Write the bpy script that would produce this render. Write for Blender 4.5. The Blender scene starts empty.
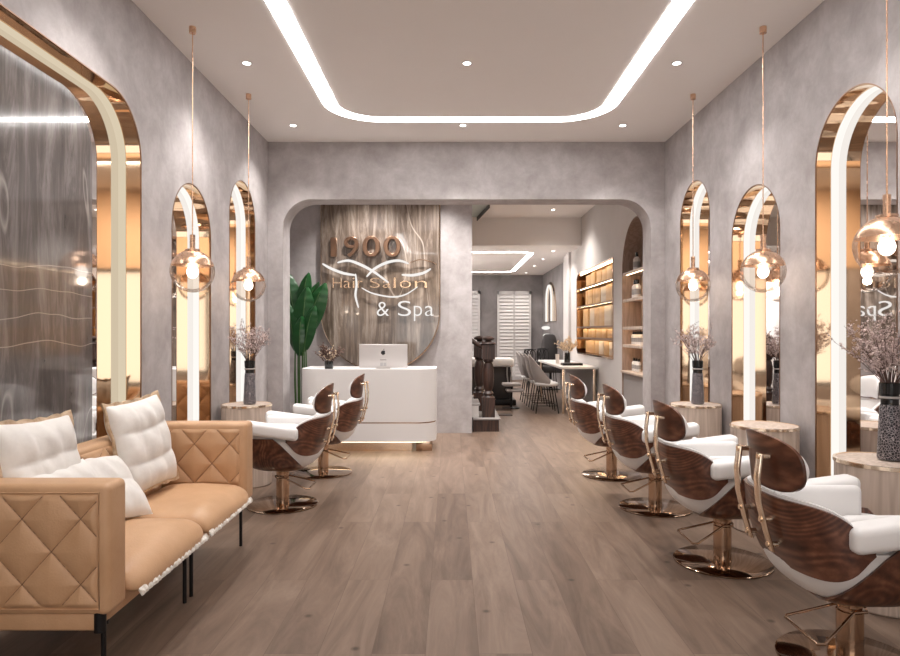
import bpy, bmesh, math, random
from mathutils import Vector, Matrix
from mathutils.geometry import tessellate_polygon
random.seed(7)
PI = math.pi
S = bpy.context.scene
COL = S.collection

# ------------------------------------------------------------------ camera
cam_d = bpy.data.cameras.new('camera')
cam = bpy.data.objects.new('camera', cam_d)
COL.objects.link(cam)
cam.location = (0, 0, 1.5)
cam.rotation_euler = (PI / 2, 0, 0)
cam_d.sensor_width = 36
cam_d.lens = 26.0
cam_d.shift_x = -1 / 900
cam_d.shift_y = 4 / 900
cam_d.clip_start = 0.05
S.camera = cam

# ------------------------------------------------------------------ world, exposure
W = bpy.data.worlds.new('world')
S.world = W
W.use_nodes = True
W.node_tree.nodes['Background'].inputs[0].default_value = (0.86, 0.88, 0.90, 1)
W.node_tree.nodes['Background'].inputs[1].default_value = 0.5
S.view_settings.view_transform = 'Standard'
S.view_settings.look = 'None'
S.view_settings.exposure = 0.62
S.view_settings.gamma = 1
S.view_settings.use_curve_mapping = False


def light(name, kind, loc, energy, color=(1, 1, 1), size=0.1, size_y=None, rot=(0, 0, 0), **kw):
    d = bpy.data.lights.new(name, kind)
    d.energy = energy
    d.color = color
    if kind == 'AREA':
        d.shape = 'RECTANGLE' if size_y else 'SQUARE'
        d.size = size
        if size_y:
            d.size_y = size_y
    elif kind in ('POINT', 'SPOT'):
        d.shadow_soft_size = size
    for k, v in kw.items():
        setattr(d, k, v)
    o = bpy.data.objects.new(name, d)
    o.location = loc
    o.rotation_euler = rot
    COL.objects.link(o)
    return o


# daylight through the shop front behind the camera
light('daylight_and_fill', 'AREA', (0.18, -3.3, 1.375), 24, (1.0, 0.98, 0.96), 4.2, 2.1, (PI / 2, 0, 0))
for x in (-1.3, 0.2, 1.7):
    light('fascia_fill', 'SPOT', (x, -1.2, 3.8), 170, (1, 0.93, 0.86), 0.1, rot=(-0.75, 0, 0), spot_size=1.9, spot_blend=0.9)  # added fill spots without fixtures, lighting the fascia mirrored in the bronze reveals
light('daylight_and_fill', 'AREA', (-1.2, 16.2, 2.6), 170, (1.0, 0.97, 0.95), 1.0, 3.0, (0, 0.5, 0))  # added fill inside the hall, no window there, brightens hall and far room

# ------------------------------------------------------------------ materials
M = {}


def newmat(name):
    m = bpy.data.materials.new(name)
    m.use_nodes = True
    nt = m.node_tree
    return m, nt, nt.nodes['Principled BSDF']


def N(nt, t, **kw):
    n = nt.nodes.new(t)
    for k, v in kw.items():
        setattr(n, k, v)
    return n


def plain(name, col, rough=0.5, metal=0.0, **kw):
    m, nt, b = newmat(name)
    b.inputs['Base Color'].default_value = (*col, 1)
    b.inputs['Roughness'].default_value = rough
    b.inputs['Metallic'].default_value = metal
    for k, v in kw.items():
        b.inputs[k.replace('_', ' ')].default_value = v
    # faint procedural unevenness of the finish
    tc = N(nt, 'ShaderNodeTexCoord')
    nz = N(nt, 'ShaderNodeTexNoise')
    nz.inputs['Scale'].default_value = 14
    nt.links.new(tc.outputs['Object'], nz.inputs['Vector'])
    mr = N(nt, 'ShaderNodeMapRange')
    mr.inputs['To Min'].default_value = max(0.0, rough * 0.88)
    mr.inputs['To Max'].default_value = min(1.0, rough * 1.12)
    nt.links.new(nz.outputs['Fac'], mr.inputs['Value'])
    nt.links.new(mr.outputs['Result'], b.inputs['Roughness'])
    M[name] = m
    return m


def emit(name, col, strength):
    m = bpy.data.materials.new(name)
    m.use_nodes = True
    nt = m.node_tree
    nt.nodes.remove(nt.nodes['Principled BSDF'])
    e = N(nt, 'ShaderNodeEmission')
    e.inputs[0].default_value = (*col, 1)
    e.inputs[1].default_value = strength
    nt.links.new(e.outputs[0], nt.nodes['Material Output'].inputs[0])
    M[name] = m
    return m


def ramp(nt, stops):
    r = N(nt, 'ShaderNodeValToRGB')
    el = r.color_ramp.elements
    while len(el) < len(stops):
        el.new(0.5)
    for e, (p, c) in zip(el, stops):
        e.position = p
        e.color = (*c, 1)
    return r


def noisy(name, stops, scale=(1, 1, 1), nscale=3.0, detail=6, rough=0.6, bump=0.0, dist=0.0, nrough=0.6, bscale=None, coat=0.0, metal=0.0):
    m, nt, b = newmat(name)
    tc = N(nt, 'ShaderNodeTexCoord')
    mp = N(nt, 'ShaderNodeMapping')
    mp.inputs['Scale'].default_value = scale
    nz = N(nt, 'ShaderNodeTexNoise')
    nz.inputs['Scale'].default_value = nscale
    nz.inputs['Detail'].default_value = detail
    nz.inputs['Roughness'].default_value = nrough
    nz.inputs['Distortion'].default_value = dist
    nt.links.new(tc.outputs['Object'], mp.inputs['Vector'])
    nt.links.new(mp.outputs['Vector'], nz.inputs['Vector'])
    r = ramp(nt, stops)
    nt.links.new(nz.outputs['Fac'], r.inputs['Fac'])
    nt.links.new(r.outputs['Color'], b.inputs['Base Color'])
    b.inputs['Roughness'].default_value = rough
    b.inputs['Metallic'].default_value = metal
    b.inputs['Coat Weight'].default_value = coat
    b.inputs['Coat Roughness'].default_value = 0.08
    if bump:
        bp = N(nt, 'ShaderNodeBump')
        bp.inputs['Strength'].default_value = bump
        bp.inputs['Distance'].default_value = 0.01
        if bscale:
            n2 = N(nt, 'ShaderNodeTexNoise')
            n2.inputs['Scale'].default_value = bscale
            nt.links.new(tc.outputs['Object'], n2.inputs['Vector'])
            nt.links.new(n2.outputs['Fac'], bp.inputs['Height'])
        else:
            nt.links.new(nz.outputs['Fac'], bp.inputs['Height'])
        nt.links.new(bp.outputs['Normal'], b.inputs['Normal'])
    M[name] = m
    return m


noisy('plaster', [(0.31, (0.330, 0.300, 0.296)), (0.5, (0.415, 0.384, 0.382)), (0.69, (0.505, 0.476, 0.478))], nscale=3.4, detail=10, rough=0.75, bump=0.12, dist=0.25, nrough=0.7)
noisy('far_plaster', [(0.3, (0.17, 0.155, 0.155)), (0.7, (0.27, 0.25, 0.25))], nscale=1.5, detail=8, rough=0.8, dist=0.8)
noisy('ceiling_paint', [(0.3, (0.875, 0.84, 0.815)), (0.7, (0.89, 0.855, 0.83))], nscale=2, rough=0.9)
noisy('hall_paint', [(0.3, (0.60, 0.575, 0.56)), (0.7, (0.65, 0.62, 0.605))], nscale=2, rough=0.85)
plain('white_lacquer', (0.74, 0.725, 0.72), 0.35)
plain('white_leather', (0.83, 0.825, 0.825), 0.5)
noisy('white_cloth', [(0.3, (0.74, 0.715, 0.69)), (0.7, (0.86, 0.84, 0.81))], nscale=9, rough=0.95, bump=0.35, bscale=16)
noisy('tan_leather', [(0.3, (0.54, 0.32, 0.175)), (0.7, (0.62, 0.385, 0.225))], nscale=5, rough=0.42, bump=0.12, bscale=120)
noisy('tan_fringe', [(0.35, (0.45, 0.30, 0.18)), (0.65, (0.70, 0.55, 0.40))], nscale=20, rough=0.9)
noisy('seam_fringe', [(0.35, (0.60, 0.53, 0.45)), (0.65, (0.82, 0.79, 0.75))], nscale=40, rough=0.9, bump=0.5)
plain('black_metal', (0.012, 0.011, 0.012), 0.4, 0.4)
plain('black_gloss', (0.01, 0.01, 0.01), 0.15)
plain('seam_thread', (0.20, 0.105, 0.055), 0.6)
plain('bronze', (0.58, 0.41, 0.29), 0.14, 1.0)
plain('brass', (0.93, 0.77, 0.60), 0.18, 1.0)
plain('rose_gold', (0.80, 0.54, 0.38), 0.27, 1.0)
plain('bronze_mirror', (0.75, 0.545, 0.365), 0.05, 1.0)
plain('mirror', (0.90, 0.88, 0.87), 0.015, 1.0)
plain('dark_base_metal', (0.36, 0.26, 0.19), 0.07, 1.0)
plain('silver', (0.47, 0.44, 0.43), 0.35, 0.3)
plain('grey_mark', (0.33, 0.32, 0.32), 0.5)
plain('grey_panel', (0.30, 0.275, 0.265), 0.7)
plain('louver_white', (0.60, 0.58, 0.575), 0.6)
plain('sea_green_paint', (0.50, 0.56, 0.53), 0.6)
plain('leaf_green', (0.010, 0.065, 0.016), 0.30)
plain('leaf_stem', (0.05, 0.12, 0.03), 0.5)
plain('blossom', (0.62, 0.50, 0.475), 0.8)
plain('cream_petal', (0.72, 0.58, 0.42), 0.8)
plain('dried_brown', (0.11, 0.06, 0.045), 0.8)
plain('twig', (0.10, 0.055, 0.045), 0.8)
plain('grey_fabric', (0.43, 0.40, 0.39), 0.9)
plain('dark_fabric', (0.055, 0.05, 0.05), 0.85)
plain('tan_card', (0.60, 0.38, 0.17), 0.5)
plain('tan_wall', (0.74, 0.56, 0.40), 0.6)
plain('dark_bronze', (0.30, 0.185, 0.125), 0.3, 1.0)
plain('orange_card', (0.46, 0.23, 0.09), 0.45)
plain('pale_card', (0.62, 0.53, 0.42), 0.5)
plain('bottle_white', (0.75, 0.72, 0.70), 0.35)
plain('soil', (0.03, 0.02, 0.015), 0.95)
emit('led', (1.0, 0.97, 0.945), 11)
emit('niche_led', (1.0, 0.955, 0.90), 0.66)
emit('cream_led', (1.0, 0.85, 0.62), 0.46)
emit('warm_led', (1.0, 0.74, 0.46), 13)
emit('desk_led', (1.0, 0.78, 0.5), 5)
emit('bulb', (1.0, 0.92, 0.84), 4)
emit('downlight', (1.0, 0.95, 0.9), 9)
emit('neon', (1.0, 0.96, 0.92), 0.62)

# tinted clear glass for the pendants
m, nt, b = newmat('globe_glass')
b.inputs['Base Color'].default_value = (1.0, 0.97, 0.95, 1)
b.inputs['Roughness'].default_value = 0.0
b.inputs['Transmission Weight'].default_value = 1
b.inputs['IOR'].default_value = 1.45
nt.nodes.remove(b)
gl = N(nt, 'ShaderNodeBsdfGlossy'); gl.inputs['Roughness'].default_value = 0.02
tr = N(nt, 'ShaderNodeBsdfTransparent'); tr.inputs[0].default_value = (0.955, 0.90, 0.85, 1)
lw = N(nt, 'ShaderNodeLayerWeight'); lw.inputs[0].default_value = 0.16
nzg = N(nt, 'ShaderNodeTexVoronoi'); nzg.inputs['Scale'].default_value = 14
tcg = N(nt, 'ShaderNodeTexCoord')
bpg = N(nt, 'ShaderNodeBump'); bpg.inputs['Strength'].default_value = 0.5; bpg.inputs['Distance'].default_value = 0.02
mxg = N(nt, 'ShaderNodeMixShader')
nt.links.new(tcg.outputs['Object'], nzg.inputs['Vector'])
nt.links.new(nzg.outputs['Distance'], bpg.inputs['Height'])
nt.links.new(bpg.outputs[0], gl.inputs['Normal'])
fm_ = N(nt, 'ShaderNodeMath', operation='MULTIPLY'); fm_.inputs[1].default_value = 0.65
nt.links.new(lw.outputs['Fresnel'], fm_.inputs[0]); nt.links.new(fm_.outputs[0], mxg.inputs[0])
nt.links.new(tr.outputs[0], mxg.inputs[1]); nt.links.new(gl.outputs[0], mxg.inputs[2])
nt.links.new(mxg.outputs[0], nt.nodes['Material Output'].inputs[0])
M['globe_glass'] = m


def wood(name, dark, mid, light_, axis=1, freq=1.0, rough=0.35, coat=0.3, sc=9.0, stretch=0.12, rings=34, mixf=0.5):
    """Figured grain running along one axis."""
    m, nt, b = newmat(name)
    tc = N(nt, 'ShaderNodeTexCoord')
    mp = N(nt, 'ShaderNodeMapping')
    s = [1, 1, 1]
    s[axis] = stretch
    mp.inputs['Scale'].default_value = s
    n1 = N(nt, 'ShaderNodeTexNoise'); n1.inputs['Scale'].default_value = sc * freq; n1.inputs['Detail'].default_value = 1.5; n1.inputs['Distortion'].default_value = 0.3
    n2 = N(nt, 'ShaderNodeTexNoise'); n2.inputs['Scale'].default_value = max(20, sc * freq * 9); n2.inputs['Detail'].default_value = 5
    wv = N(nt, 'ShaderNodeMath', operation='MULTIPLY'); wv.inputs[1].default_value = rings
    sn = N(nt, 'ShaderNodeMath', operation='SINE')
    mr = N(nt, 'ShaderNodeMapRange'); mr.inputs['From Min'].default_value = -1
    mx = N(nt, 'ShaderNodeMix'); mx.inputs[0].default_value = mixf
    nt.links.new(tc.outputs['Object'], mp.inputs['Vector'])
    nt.links.new(mp.outputs[0], n1.inputs['Vector']); nt.links.new(mp.outputs[0], n2.inputs['Vector'])
    nt.links.new(n1.outputs['Fac'], wv.inputs[0]); nt.links.new(wv.outputs[0], sn.inputs[0])
    nt.links.new(sn.outputs[0], mr.inputs['Value'])
    nt.links.new(mr.outputs[0], mx.inputs[2]); nt.links.new(n2.outputs['Fac'], mx.inputs[3])
    r = ramp(nt, [(0.22, dark), (0.5, mid), (0.78, light_)])
    nt.links.new(mx.outputs[0], r.inputs['Fac'])
    nt.links.new(r.outputs[0], b.inputs['Base Color'])
    b.inputs['Roughness'].default_value = rough
    b.inputs['Coat Weight'].default_value = coat
    b.inputs['Coat Roughness'].default_value = 0.1
    M[name] = m


wood('walnut', (0.022, 0.007, 0.004), (0.105, 0.037, 0.020), (0.25, 0.108, 0.060), axis=1, sc=1.7, stretch=0.14, rings=300, mixf=0.82)
wood('pale_oak', (0.50, 0.40, 0.33), (0.57, 0.465, 0.39), (0.64, 0.53, 0.455), axis=2, rough=0.6, coat=0, sc=12, stretch=0.06)
wood('shelf_wood', (0.48, 0.37, 0.29), (0.55, 0.43, 0.35), (0.60, 0.48, 0.40), axis=2, rough=0.6, coat=0, sc=10, stretch=0.1)
wood('brown_veneer', (0.27, 0.19, 0.15), (0.32, 0.225, 0.18), (0.36, 0.26, 0.21), axis=2, rough=0.6, coat=0)
wood('mahogany', (0.018, 0.009, 0.007), (0.038, 0.017, 0.012), (0.06, 0.027, 0.018), axis=2, rough=0.5, coat=0.08)

# floor planks
m, nt, b = newmat('plank_floor')
tc = N(nt, 'ShaderNodeTexCoord')
mp = N(nt, 'ShaderNodeMapping'); mp.inputs['Rotation'].default_value = (0, 0, PI / 2); mp.inputs['Location'].default_value = (0.93, 0.12, 0)
br = N(nt, 'ShaderNodeTexBrick')
br.offset = 0.43; br.offset_frequency = 2
br.inputs['Color1'].default_value = (0, 0, 0, 1); br.inputs['Color2'].default_value = (1, 1, 1, 1)
br.inputs['Mortar'].default_value = (0.5, 0.5, 0.5, 1)
br.inputs['Scale'].default_value = 1; br.inputs['Brick Width'].default_value = 2.1; br.inputs['Row Height'].default_value = 0.25
br.inputs['Mortar Size'].default_value = 0.0012; br.inputs['Mortar Smooth'].default_value = 0.2
nt.links.new(tc.outputs['Object'], mp.inputs['Vector']); nt.links.new(mp.outputs[0], br.inputs['Vector'])
mp2 = N(nt, 'ShaderNodeMapping'); mp2.inputs['Scale'].default_value = (1, 0.14, 1)
off = N(nt, 'ShaderNodeVectorMath', operation='MULTIPLY_ADD')
off.inputs[1].default_value = (7, 7, 7)
nt.links.new(br.outputs['Color'], off.inputs[0]); nt.links.new(tc.outputs['Object'], off.inputs[2])
nt.links.new(off.outputs[0], mp2.inputs['Vector'])
g1 = N(nt, 'ShaderNodeTexNoise'); g1.inputs['Scale'].default_value = 6; g1.inputs['Detail'].default_value = 9; g1.inputs['Distortion'].default_value = 1.4; g1.inputs['Roughness'].default_value = 0.68
nt.links.new(mp2.outputs[0], g1.inputs['Vector'])
mxf = N(nt, 'ShaderNodeMix'); mxf.inputs[0].default_value = 0.16
nt.links.new(g1.outputs['Fac'], mxf.inputs[2]); nt.links.new(br.outputs['Color'], mxf.inputs[3])
rf = ramp(nt, [(0.28, (0.090, 0.058, 0.041)), (0.48, (0.165, 0.112, 0.082)), (0.72, (0.255, 0.183, 0.138))])
nt.links.new(mxf.outputs[0], rf.inputs['Fac'])
# knots
vk = N(nt, 'ShaderNodeTexVoronoi', voronoi_dimensions='2D'); vk.inputs['Scale'].default_value = 1.5
nt.links.new(off.outputs[0], vk.inputs['Vector'])
kr = ramp(nt, [(0.012, (0.22, 0.18, 0.16)), (0.040, (1, 1, 1))])
nt.links.new(vk.outputs['Distance'], kr.inputs['Fac'])
mk = N(nt, 'ShaderNodeMix', data_type='RGBA', blend_type='MULTIPLY'); mk.inputs[0].default_value = 0.8
nt.links.new(rf.outputs[0], mk.inputs[6]); nt.links.new(kr.outputs[0], mk.inputs[7])
ms = N(nt, 'ShaderNodeMix', data_type='RGBA', blend_type='MULTIPLY'); ms.inputs[7].default_value = (0.55, 0.5, 0.48, 1)
nt.links.new(br.outputs['Fac'], ms.inputs[0]); nt.links.new(mk.outputs[2], ms.inputs[6])
nt.links.new(ms.outputs[2], b.inputs['Base Color'])
b.inputs['Roughness'].default_value = 0.38
b.inputs['Specular IOR Level'].default_value = 0.4
bf = N(nt, 'ShaderNodeBump'); bf.inputs['Strength'].default_value = 0.06
nt.links.new(g1.outputs['Fac'], bf.inputs['Height']); nt.links.new(bf.outputs[0], b.inputs['Normal'])
M['plank_floor'] = m


def marble(name, stops, vein, sx=(1, 1, 0.35), rough=0.12, wscale=1.3, reflection_lines=False):
    m, nt, b = newmat(name)
    tc = N(nt, 'ShaderNodeTexCoord')
    mp = N(nt, 'ShaderNodeMapping'); mp.inputs['Scale'].default_value = sx
    n1 = N(nt, 'ShaderNodeTexNoise'); n1.inputs['Scale'].default_value = 3.2; n1.inputs['Detail'].default_value = 12; n1.inputs['Roughness'].default_value = 0.72; n1.inputs['Distortion'].default_value = 0.5
    nt.links.new(tc.outputs['Object'], mp.inputs['Vector']); nt.links.new(mp.outputs[0], n1.inputs['Vector'])
    r = ramp(nt, stops); nt.links.new(n1.outputs['Fac'], r.inputs['Fac'])
    n2 = N(nt, 'ShaderNodeTexNoise'); n2.inputs['Scale'].default_value = wscale; n2.inputs['Detail'].default_value = 2; n2.inputs['Distortion'].default_value = 0.25
    mp3 = N(nt, 'ShaderNodeMapping'); mp3.inputs['Rotation'].default_value = (0.7, 0.3, 0.2); mp3.inputs['Scale'].default_value = (1, 1, 0.3)
    nt.links.new(tc.outputs['Object'], mp3.inputs['Vector']); nt.links.new(mp3.outputs[0], n2.inputs['Vector'])
    sb = N(nt, 'ShaderNodeMath', operation='SUBTRACT'); sb.inputs[1].default_value = 0.52
    ab = N(nt, 'ShaderNodeMath', operation='ABSOLUTE')
    nt.links.new(n2.outputs['Fac'], sb.inputs[0]); nt.links.new(sb.outputs[0], ab.inputs[0])
    vr = ramp(nt, [(0.0, (0.6, 0.6, 0.6)), (0.004, (0, 0, 0))])
    nt.links.new(ab.outputs[0], vr.inputs['Fac'])
    if reflection_lines:  # wavy lines are reflections painted into the marble's colour, alongside the real veins
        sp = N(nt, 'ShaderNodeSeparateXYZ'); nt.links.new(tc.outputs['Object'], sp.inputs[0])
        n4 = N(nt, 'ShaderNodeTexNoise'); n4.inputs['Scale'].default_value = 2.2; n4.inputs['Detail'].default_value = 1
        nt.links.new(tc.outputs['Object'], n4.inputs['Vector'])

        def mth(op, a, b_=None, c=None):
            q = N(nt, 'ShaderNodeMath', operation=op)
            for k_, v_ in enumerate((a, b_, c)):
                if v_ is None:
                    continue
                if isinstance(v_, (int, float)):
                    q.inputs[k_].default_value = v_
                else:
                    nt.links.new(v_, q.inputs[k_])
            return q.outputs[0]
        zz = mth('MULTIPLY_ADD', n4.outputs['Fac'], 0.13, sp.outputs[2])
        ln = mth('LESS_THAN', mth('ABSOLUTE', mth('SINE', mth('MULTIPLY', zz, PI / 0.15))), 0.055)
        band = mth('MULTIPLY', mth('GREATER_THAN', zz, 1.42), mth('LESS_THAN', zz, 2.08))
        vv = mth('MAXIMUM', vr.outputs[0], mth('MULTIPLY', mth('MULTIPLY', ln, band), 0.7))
    else:
        vv = vr.outputs[0]
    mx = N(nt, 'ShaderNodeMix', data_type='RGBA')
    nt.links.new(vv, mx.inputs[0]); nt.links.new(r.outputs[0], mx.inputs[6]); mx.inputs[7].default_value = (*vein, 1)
    nt.links.new(mx.outputs[2], b.inputs['Base Color'])
    b.inputs['Roughness'].default_value = rough
    b.inputs['Specular IOR Level'].default_value = 0.9
    b.inputs['Coat Weight'].default_value = 0.6
    b.inputs['Coat Roughness'].default_value = 0.03
    M[name] = m


marble('grey_marble', [(0.30, (0.045, 0.038, 0.036)), (0.5, (0.115, 0.10, 0.095)), (0.68, (0.27, 0.245, 0.235))], (0.42, 0.385, 0.36), sx=(1, 2.2, 0.3), reflection_lines=True)
marble('taupe_marble', [(0.33, (0.045, 0.030, 0.022)), (0.5, (0.14, 0.105, 0.082)), (0.66, (0.36, 0.30, 0.25))], (0.6, 0.52, 0.45), sx=(2.6, 1, 0.25), rough=0.16, wscale=0.8)

# patterned vase glaze
m, nt, b = newmat('patterned_glaze')
tc = N(nt, 'ShaderNodeTexCoord')
v = N(nt, 'ShaderNodeTexVoronoi', feature='DISTANCE_TO_EDGE'); v.inputs['Scale'].default_value = 75
nt.links.new(tc.outputs['Object'], v.inputs['Vector'])
r = ramp(nt, [(0.03, (0.45, 0.41, 0.43)), (0.085, (0.018, 0.016, 0.022))])
nt.links.new(v.outputs[0], r.inputs['Fac']); nt.links.new(r.outputs[0], b.inputs['Base Color'])
b.inputs['Roughness'].default_value = 0.3
M['patterned_glaze'] = m

# ------------------------------------------------------------------ mesh building


class MB:
    def __init__(s):
        s.v = []
        s.f = []

    def add(s, vs, fs):
        o = len(s.v)
        s.v += [tuple(p) for p in vs]
        s.f += [tuple(i + o for i in f) for f in fs]
        return s

    def box(s, x0, x1, y0, y1, z0, z1):
        vs = [(x, y, z) for x in (x0, x1) for y in (y0, y1) for z in (z0, z1)]
        return s.add(vs, [(0, 1, 3, 2), (4, 6, 7, 5), (0, 4, 5, 1), (2, 3, 7, 6), (0, 2, 6, 4), (1, 5, 7, 3)])

    def lathe(s, prof, c=(0, 0), seg=32, cap=True):
        vs, fs = [], []
        n = len(prof)
        for i in range(seg):
            a = 2 * PI * i / seg
            for r_, z in prof:
                vs.append((c[0] + r_ * math.cos(a), c[1] + r_ * math.sin(a), z))
        for i in range(seg):
            j = (i + 1) % seg
            for k in range(n - 1):
                fs.append((i * n + k, j * n + k, j * n + k + 1, i * n + k + 1))
        if cap:
            fs.append(tuple(i * n for i in range(seg))[::-1])
            fs.append(tuple(i * n + n - 1 for i in range(seg)))
        return s.add(vs, fs)

    def tube(s, pts, r_, seg=8, closed=False):
        pts = [Vector(p) for p in pts]
        n = len(pts)
        vs, fs = [], []
        up = None
        for i, p in enumerate(pts):
            if closed:
                d = pts[(i + 1) % n] - pts[i - 1]
            else:
                d = pts[min(i + 1, n - 1)] - pts[max(i - 1, 0)]
            d.normalize()
            if up is None:
                up = Vector((0, 0, 1)) if abs(d.z) < 0.9 else Vector((1, 0, 0))
            a = d.cross(up).normalized()
            up = a.cross(d).normalized()
            rr = r_[i] if isinstance(r_, (list, tuple)) else r_
            for k in range(seg):
                t = 2 * PI * k / seg
                vs.append(p + a * (rr * math.cos(t)) + up * (rr * math.sin(t)))
        m_ = n if closed else n - 1
        for i in range(m_):
            j = (i + 1) % n
            for k in range(seg):
                l = (k + 1) % seg
                fs.append((i * seg + k, i * seg + l, j * seg + l, j * seg + k))
        if not closed:
            fs.append(tuple(range(seg))[::-1])
            fs.append(tuple((n - 1) * seg + k for k in range(seg)))
        return s.add(vs, fs)

    def grid(s, fn, nu, nv, wrap=False):
        vs = [fn(i / nu, j / nv) for i in range(nu if wrap else nu + 1) for j in range(nv + 1)]
        fs = []
        for i in range(nu):
            for j in range(nv):
                i2 = (i + 1) % nu if wrap else i + 1
                fs.append((i * (nv + 1) + j, i2 * (nv + 1) + j, i2 * (nv + 1) + j + 1, i * (nv + 1) + j + 1))
        return s.add(vs, fs)

    def thick(s, fo, fi, nu, nv):
        """Closed sheet between an outer and an inner surface, with a rounded-looking rim."""
        o = len(s.v)
        s.grid(fo, nu, nv)
        k = len(s.v) - o
        s.grid(fi, nu, nv)
        # flip inner
        nf = nu * nv
        for q in range(len(s.f) - nf, len(s.f)):
            s.f[q] = s.f[q][::-1]
        idx = lambda i, j: o + i * (nv + 1) + j
        for i in range(nu):
            for j, fl in ((0, 0), (nv, 1)):
                a, b_ = idx(i, j), idx(i + 1, j)
                q = (a, a + k, b_ + k, b_)
                s.f.append(q[::-1] if fl else q)
        for j in range(nv):
            for i, fl in ((0, 1), (nu, 0)):
                a, b_ = idx(i, j), idx(i, j + 1)
                q = (a, a + k, b_ + k, b_)
                s.f.append(q[::-1] if fl else q)
        return s

    def prism(s, outline, holes, fn, d0, d1):
        """outline / holes: 2D points; fn(a, b, d) -> xyz; closed slab from d0 to d1."""
        loops = [outline] + list(holes)
        pts = [p for l in loops for p in l]
        tri = tessellate_polygon([[Vector((p[0], p[1], 0)) for p in l] for l in loops])
        n = len(pts)
        vs = [fn(p[0], p[1], d0) for p in pts] + [fn(p[0], p[1], d1) for p in pts]
        fs = [tuple(t) for t in tri] + [tuple(i + n for i in t)[::-1] for t in tri]
        k = 0
        for l in loops:
            m_ = len(l)
            for i in range(m_):
                j = (i + 1) % m_
                fs.append((k + i, k + j, k + j + n, k + i + n))
            k += m_
        return s.add(vs, fs)

    def build(s, name, mat, parent=None, bevel=0, seg=2, smooth=True, sub=0, angle=40, origin=None, recalc=True):
        me = bpy.data.meshes.new(name)
        vs = s.v
        if origin is not None:
            vs = [(p[0] - origin[0], p[1] - origin[1], p[2] - origin[2]) for p in vs]
        me.from_pydata(vs, [], s.f)
        me.materials.append(M[mat] if isinstance(mat, str) else mat)
        if recalc:
            bm = bmesh.new()
            bm.from_mesh(me)
            bmesh.ops.remove_doubles(bm, verts=bm.verts, dist=1e-5)
            bmesh.ops.recalc_face_normals(bm, faces=bm.faces)
            if bevel:
                ed = [e for e in bm.edges if len(e.link_faces) == 2 and e.calc_face_angle(0) > math.radians(35)]
                bmesh.ops.bevel(bm, geom=ed, offset=bevel, segments=seg, profile=0.5, affect='EDGES', clamp_overlap=True)
            bm.to_mesh(me)
            bm.free()
        if smooth:
            me.shade_smooth()
            me.set_sharp_from_angle(angle=math.radians(angle))
        o = bpy.data.objects.new(name, me)
        COL.objects.link(o)
        if origin is not None:
            o.location = origin
        if parent:
            o.parent = parent
        if sub:
            mo = o.modifiers.new('sub', 'SUBSURF')
            mo.levels = mo.render_levels = sub
        return o


def empty(name, loc, label, cat, group=None, rz=0):
    o = bpy.data.objects.new(name, None)
    o.location = loc
    o.rotation_euler = (0, 0, rz)
    o.empty_display_size = 0.1
    COL.objects.link(o)
    return tag(o, label, cat, group)


def tag(o, label, cat, group=None, kind=None):
    o['label'] = label
    o['category'] = cat
    if group:
        o['group'] = group
    if kind:
        o['kind'] = kind
    return o


def struct(o):
    o['kind'] = 'structure'
    return o


def dup(root, loc, label, rz=None, group=None):
    def cp(o, parent):
        c = o.copy()
        COL.objects.link(c)
        c.parent = parent
        for ch in o.children:
            cp(ch, c)
        return c
    kids = list(root.children)
    r = root.copy()
    COL.objects.link(r)
    for k in kids:
        cp(k, r)
    r.location = loc
    if rz is not None:
        r.rotation_euler = (0, 0, rz)
    r['label'] = label
    if group:
        r['group'] = group
    return r


def text(name, body, mat, parent, x, z, height, width, y, depth, loc0, spacing=1.0, bevel=0.0, shear=0.0, off=0.0):
    c = bpy.data.curves.new(name, 'FONT')
    c.body = body
    c.extrude = depth / 2
    c.bevel_depth = bevel
    c.space_character = spacing
    c.shear = shear
    c.offset = off
    t = bpy.data.objects.new(name, c)
    COL.objects.link(t)
    bpy.context.view_layer.update()
    me = bpy.data.meshes.new_from_object(t.evaluated_get(bpy.context.evaluated_depsgraph_get()))
    COL.objects.unlink(t)
    bpy.data.objects.remove(t)
    xs = [v_.co.x for v_ in me.vertices]; ys = [v_.co.y for v_ in me.vertices]
    x0, x1, y0, y1 = min(xs), max(xs), min(ys), max(ys)
    for v_ in me.vertices:
        p = v_.co.copy()
        v_.co = ((p.x - x0) / (x1 - x0) * width + x - loc0[0], y - p.z - loc0[1], (p.y - y0) / (y1 - y0) * height + z - loc0[2])
    me.materials.clear()
    me.materials.append(M[mat])
    o = bpy.data.objects.new(name, me)
    COL.objects.link(o)
    o.parent = parent
    return o


# ------------------------------------------------------------------ setting
SC = 1.0635
XL, XR, H = -2.156 * SC, 2.52 * SC, 1.5 + 2.238 * SC
YF, YB = 7.655 * SC, 7.98 * SC        # arch wall
YR = 9.65                   # back wall of the reception
HR = 2.54 * SC                   # right wall of the hall
YN = -3.0
ND = 0.16                   # depth of the niches
RX = lambda a, b_, d: (d, a, b_)      # (y, z, x)
RY = lambda a, b_, d: (a, d, b_)      # (x, z, y)
RZ = lambda a, b_, d: (a, b_, d)


def arch(a0, a1, top, r_=None, n=20, z0=0.0):
    """outline from bottom a0 up over and down at a1"""
    r_ = r_ or (a1 - a0) / 2
    pts = [(a0, z0)]
    for i in range(n + 1):
        t = PI - (PI / 2) * i / n
        pts.append((a0 + r_ + r_ * math.cos(t), top - r_ + r_ * math.sin(t)))
    for i in range(n + 1):
        t = PI / 2 - (PI / 2) * i / n
        pts.append((a1 - r_ + r_ * math.cos(t), top - r_ + r_ * math.sin(t)))
    pts.append((a1, z0))
    out = [pts[0]]
    for p in pts[1:]:
        if abs(p[0] - out[-1][0]) + abs(p[1] - out[-1][1]) > 1e-6:
            out.append(p)
    return out


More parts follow.
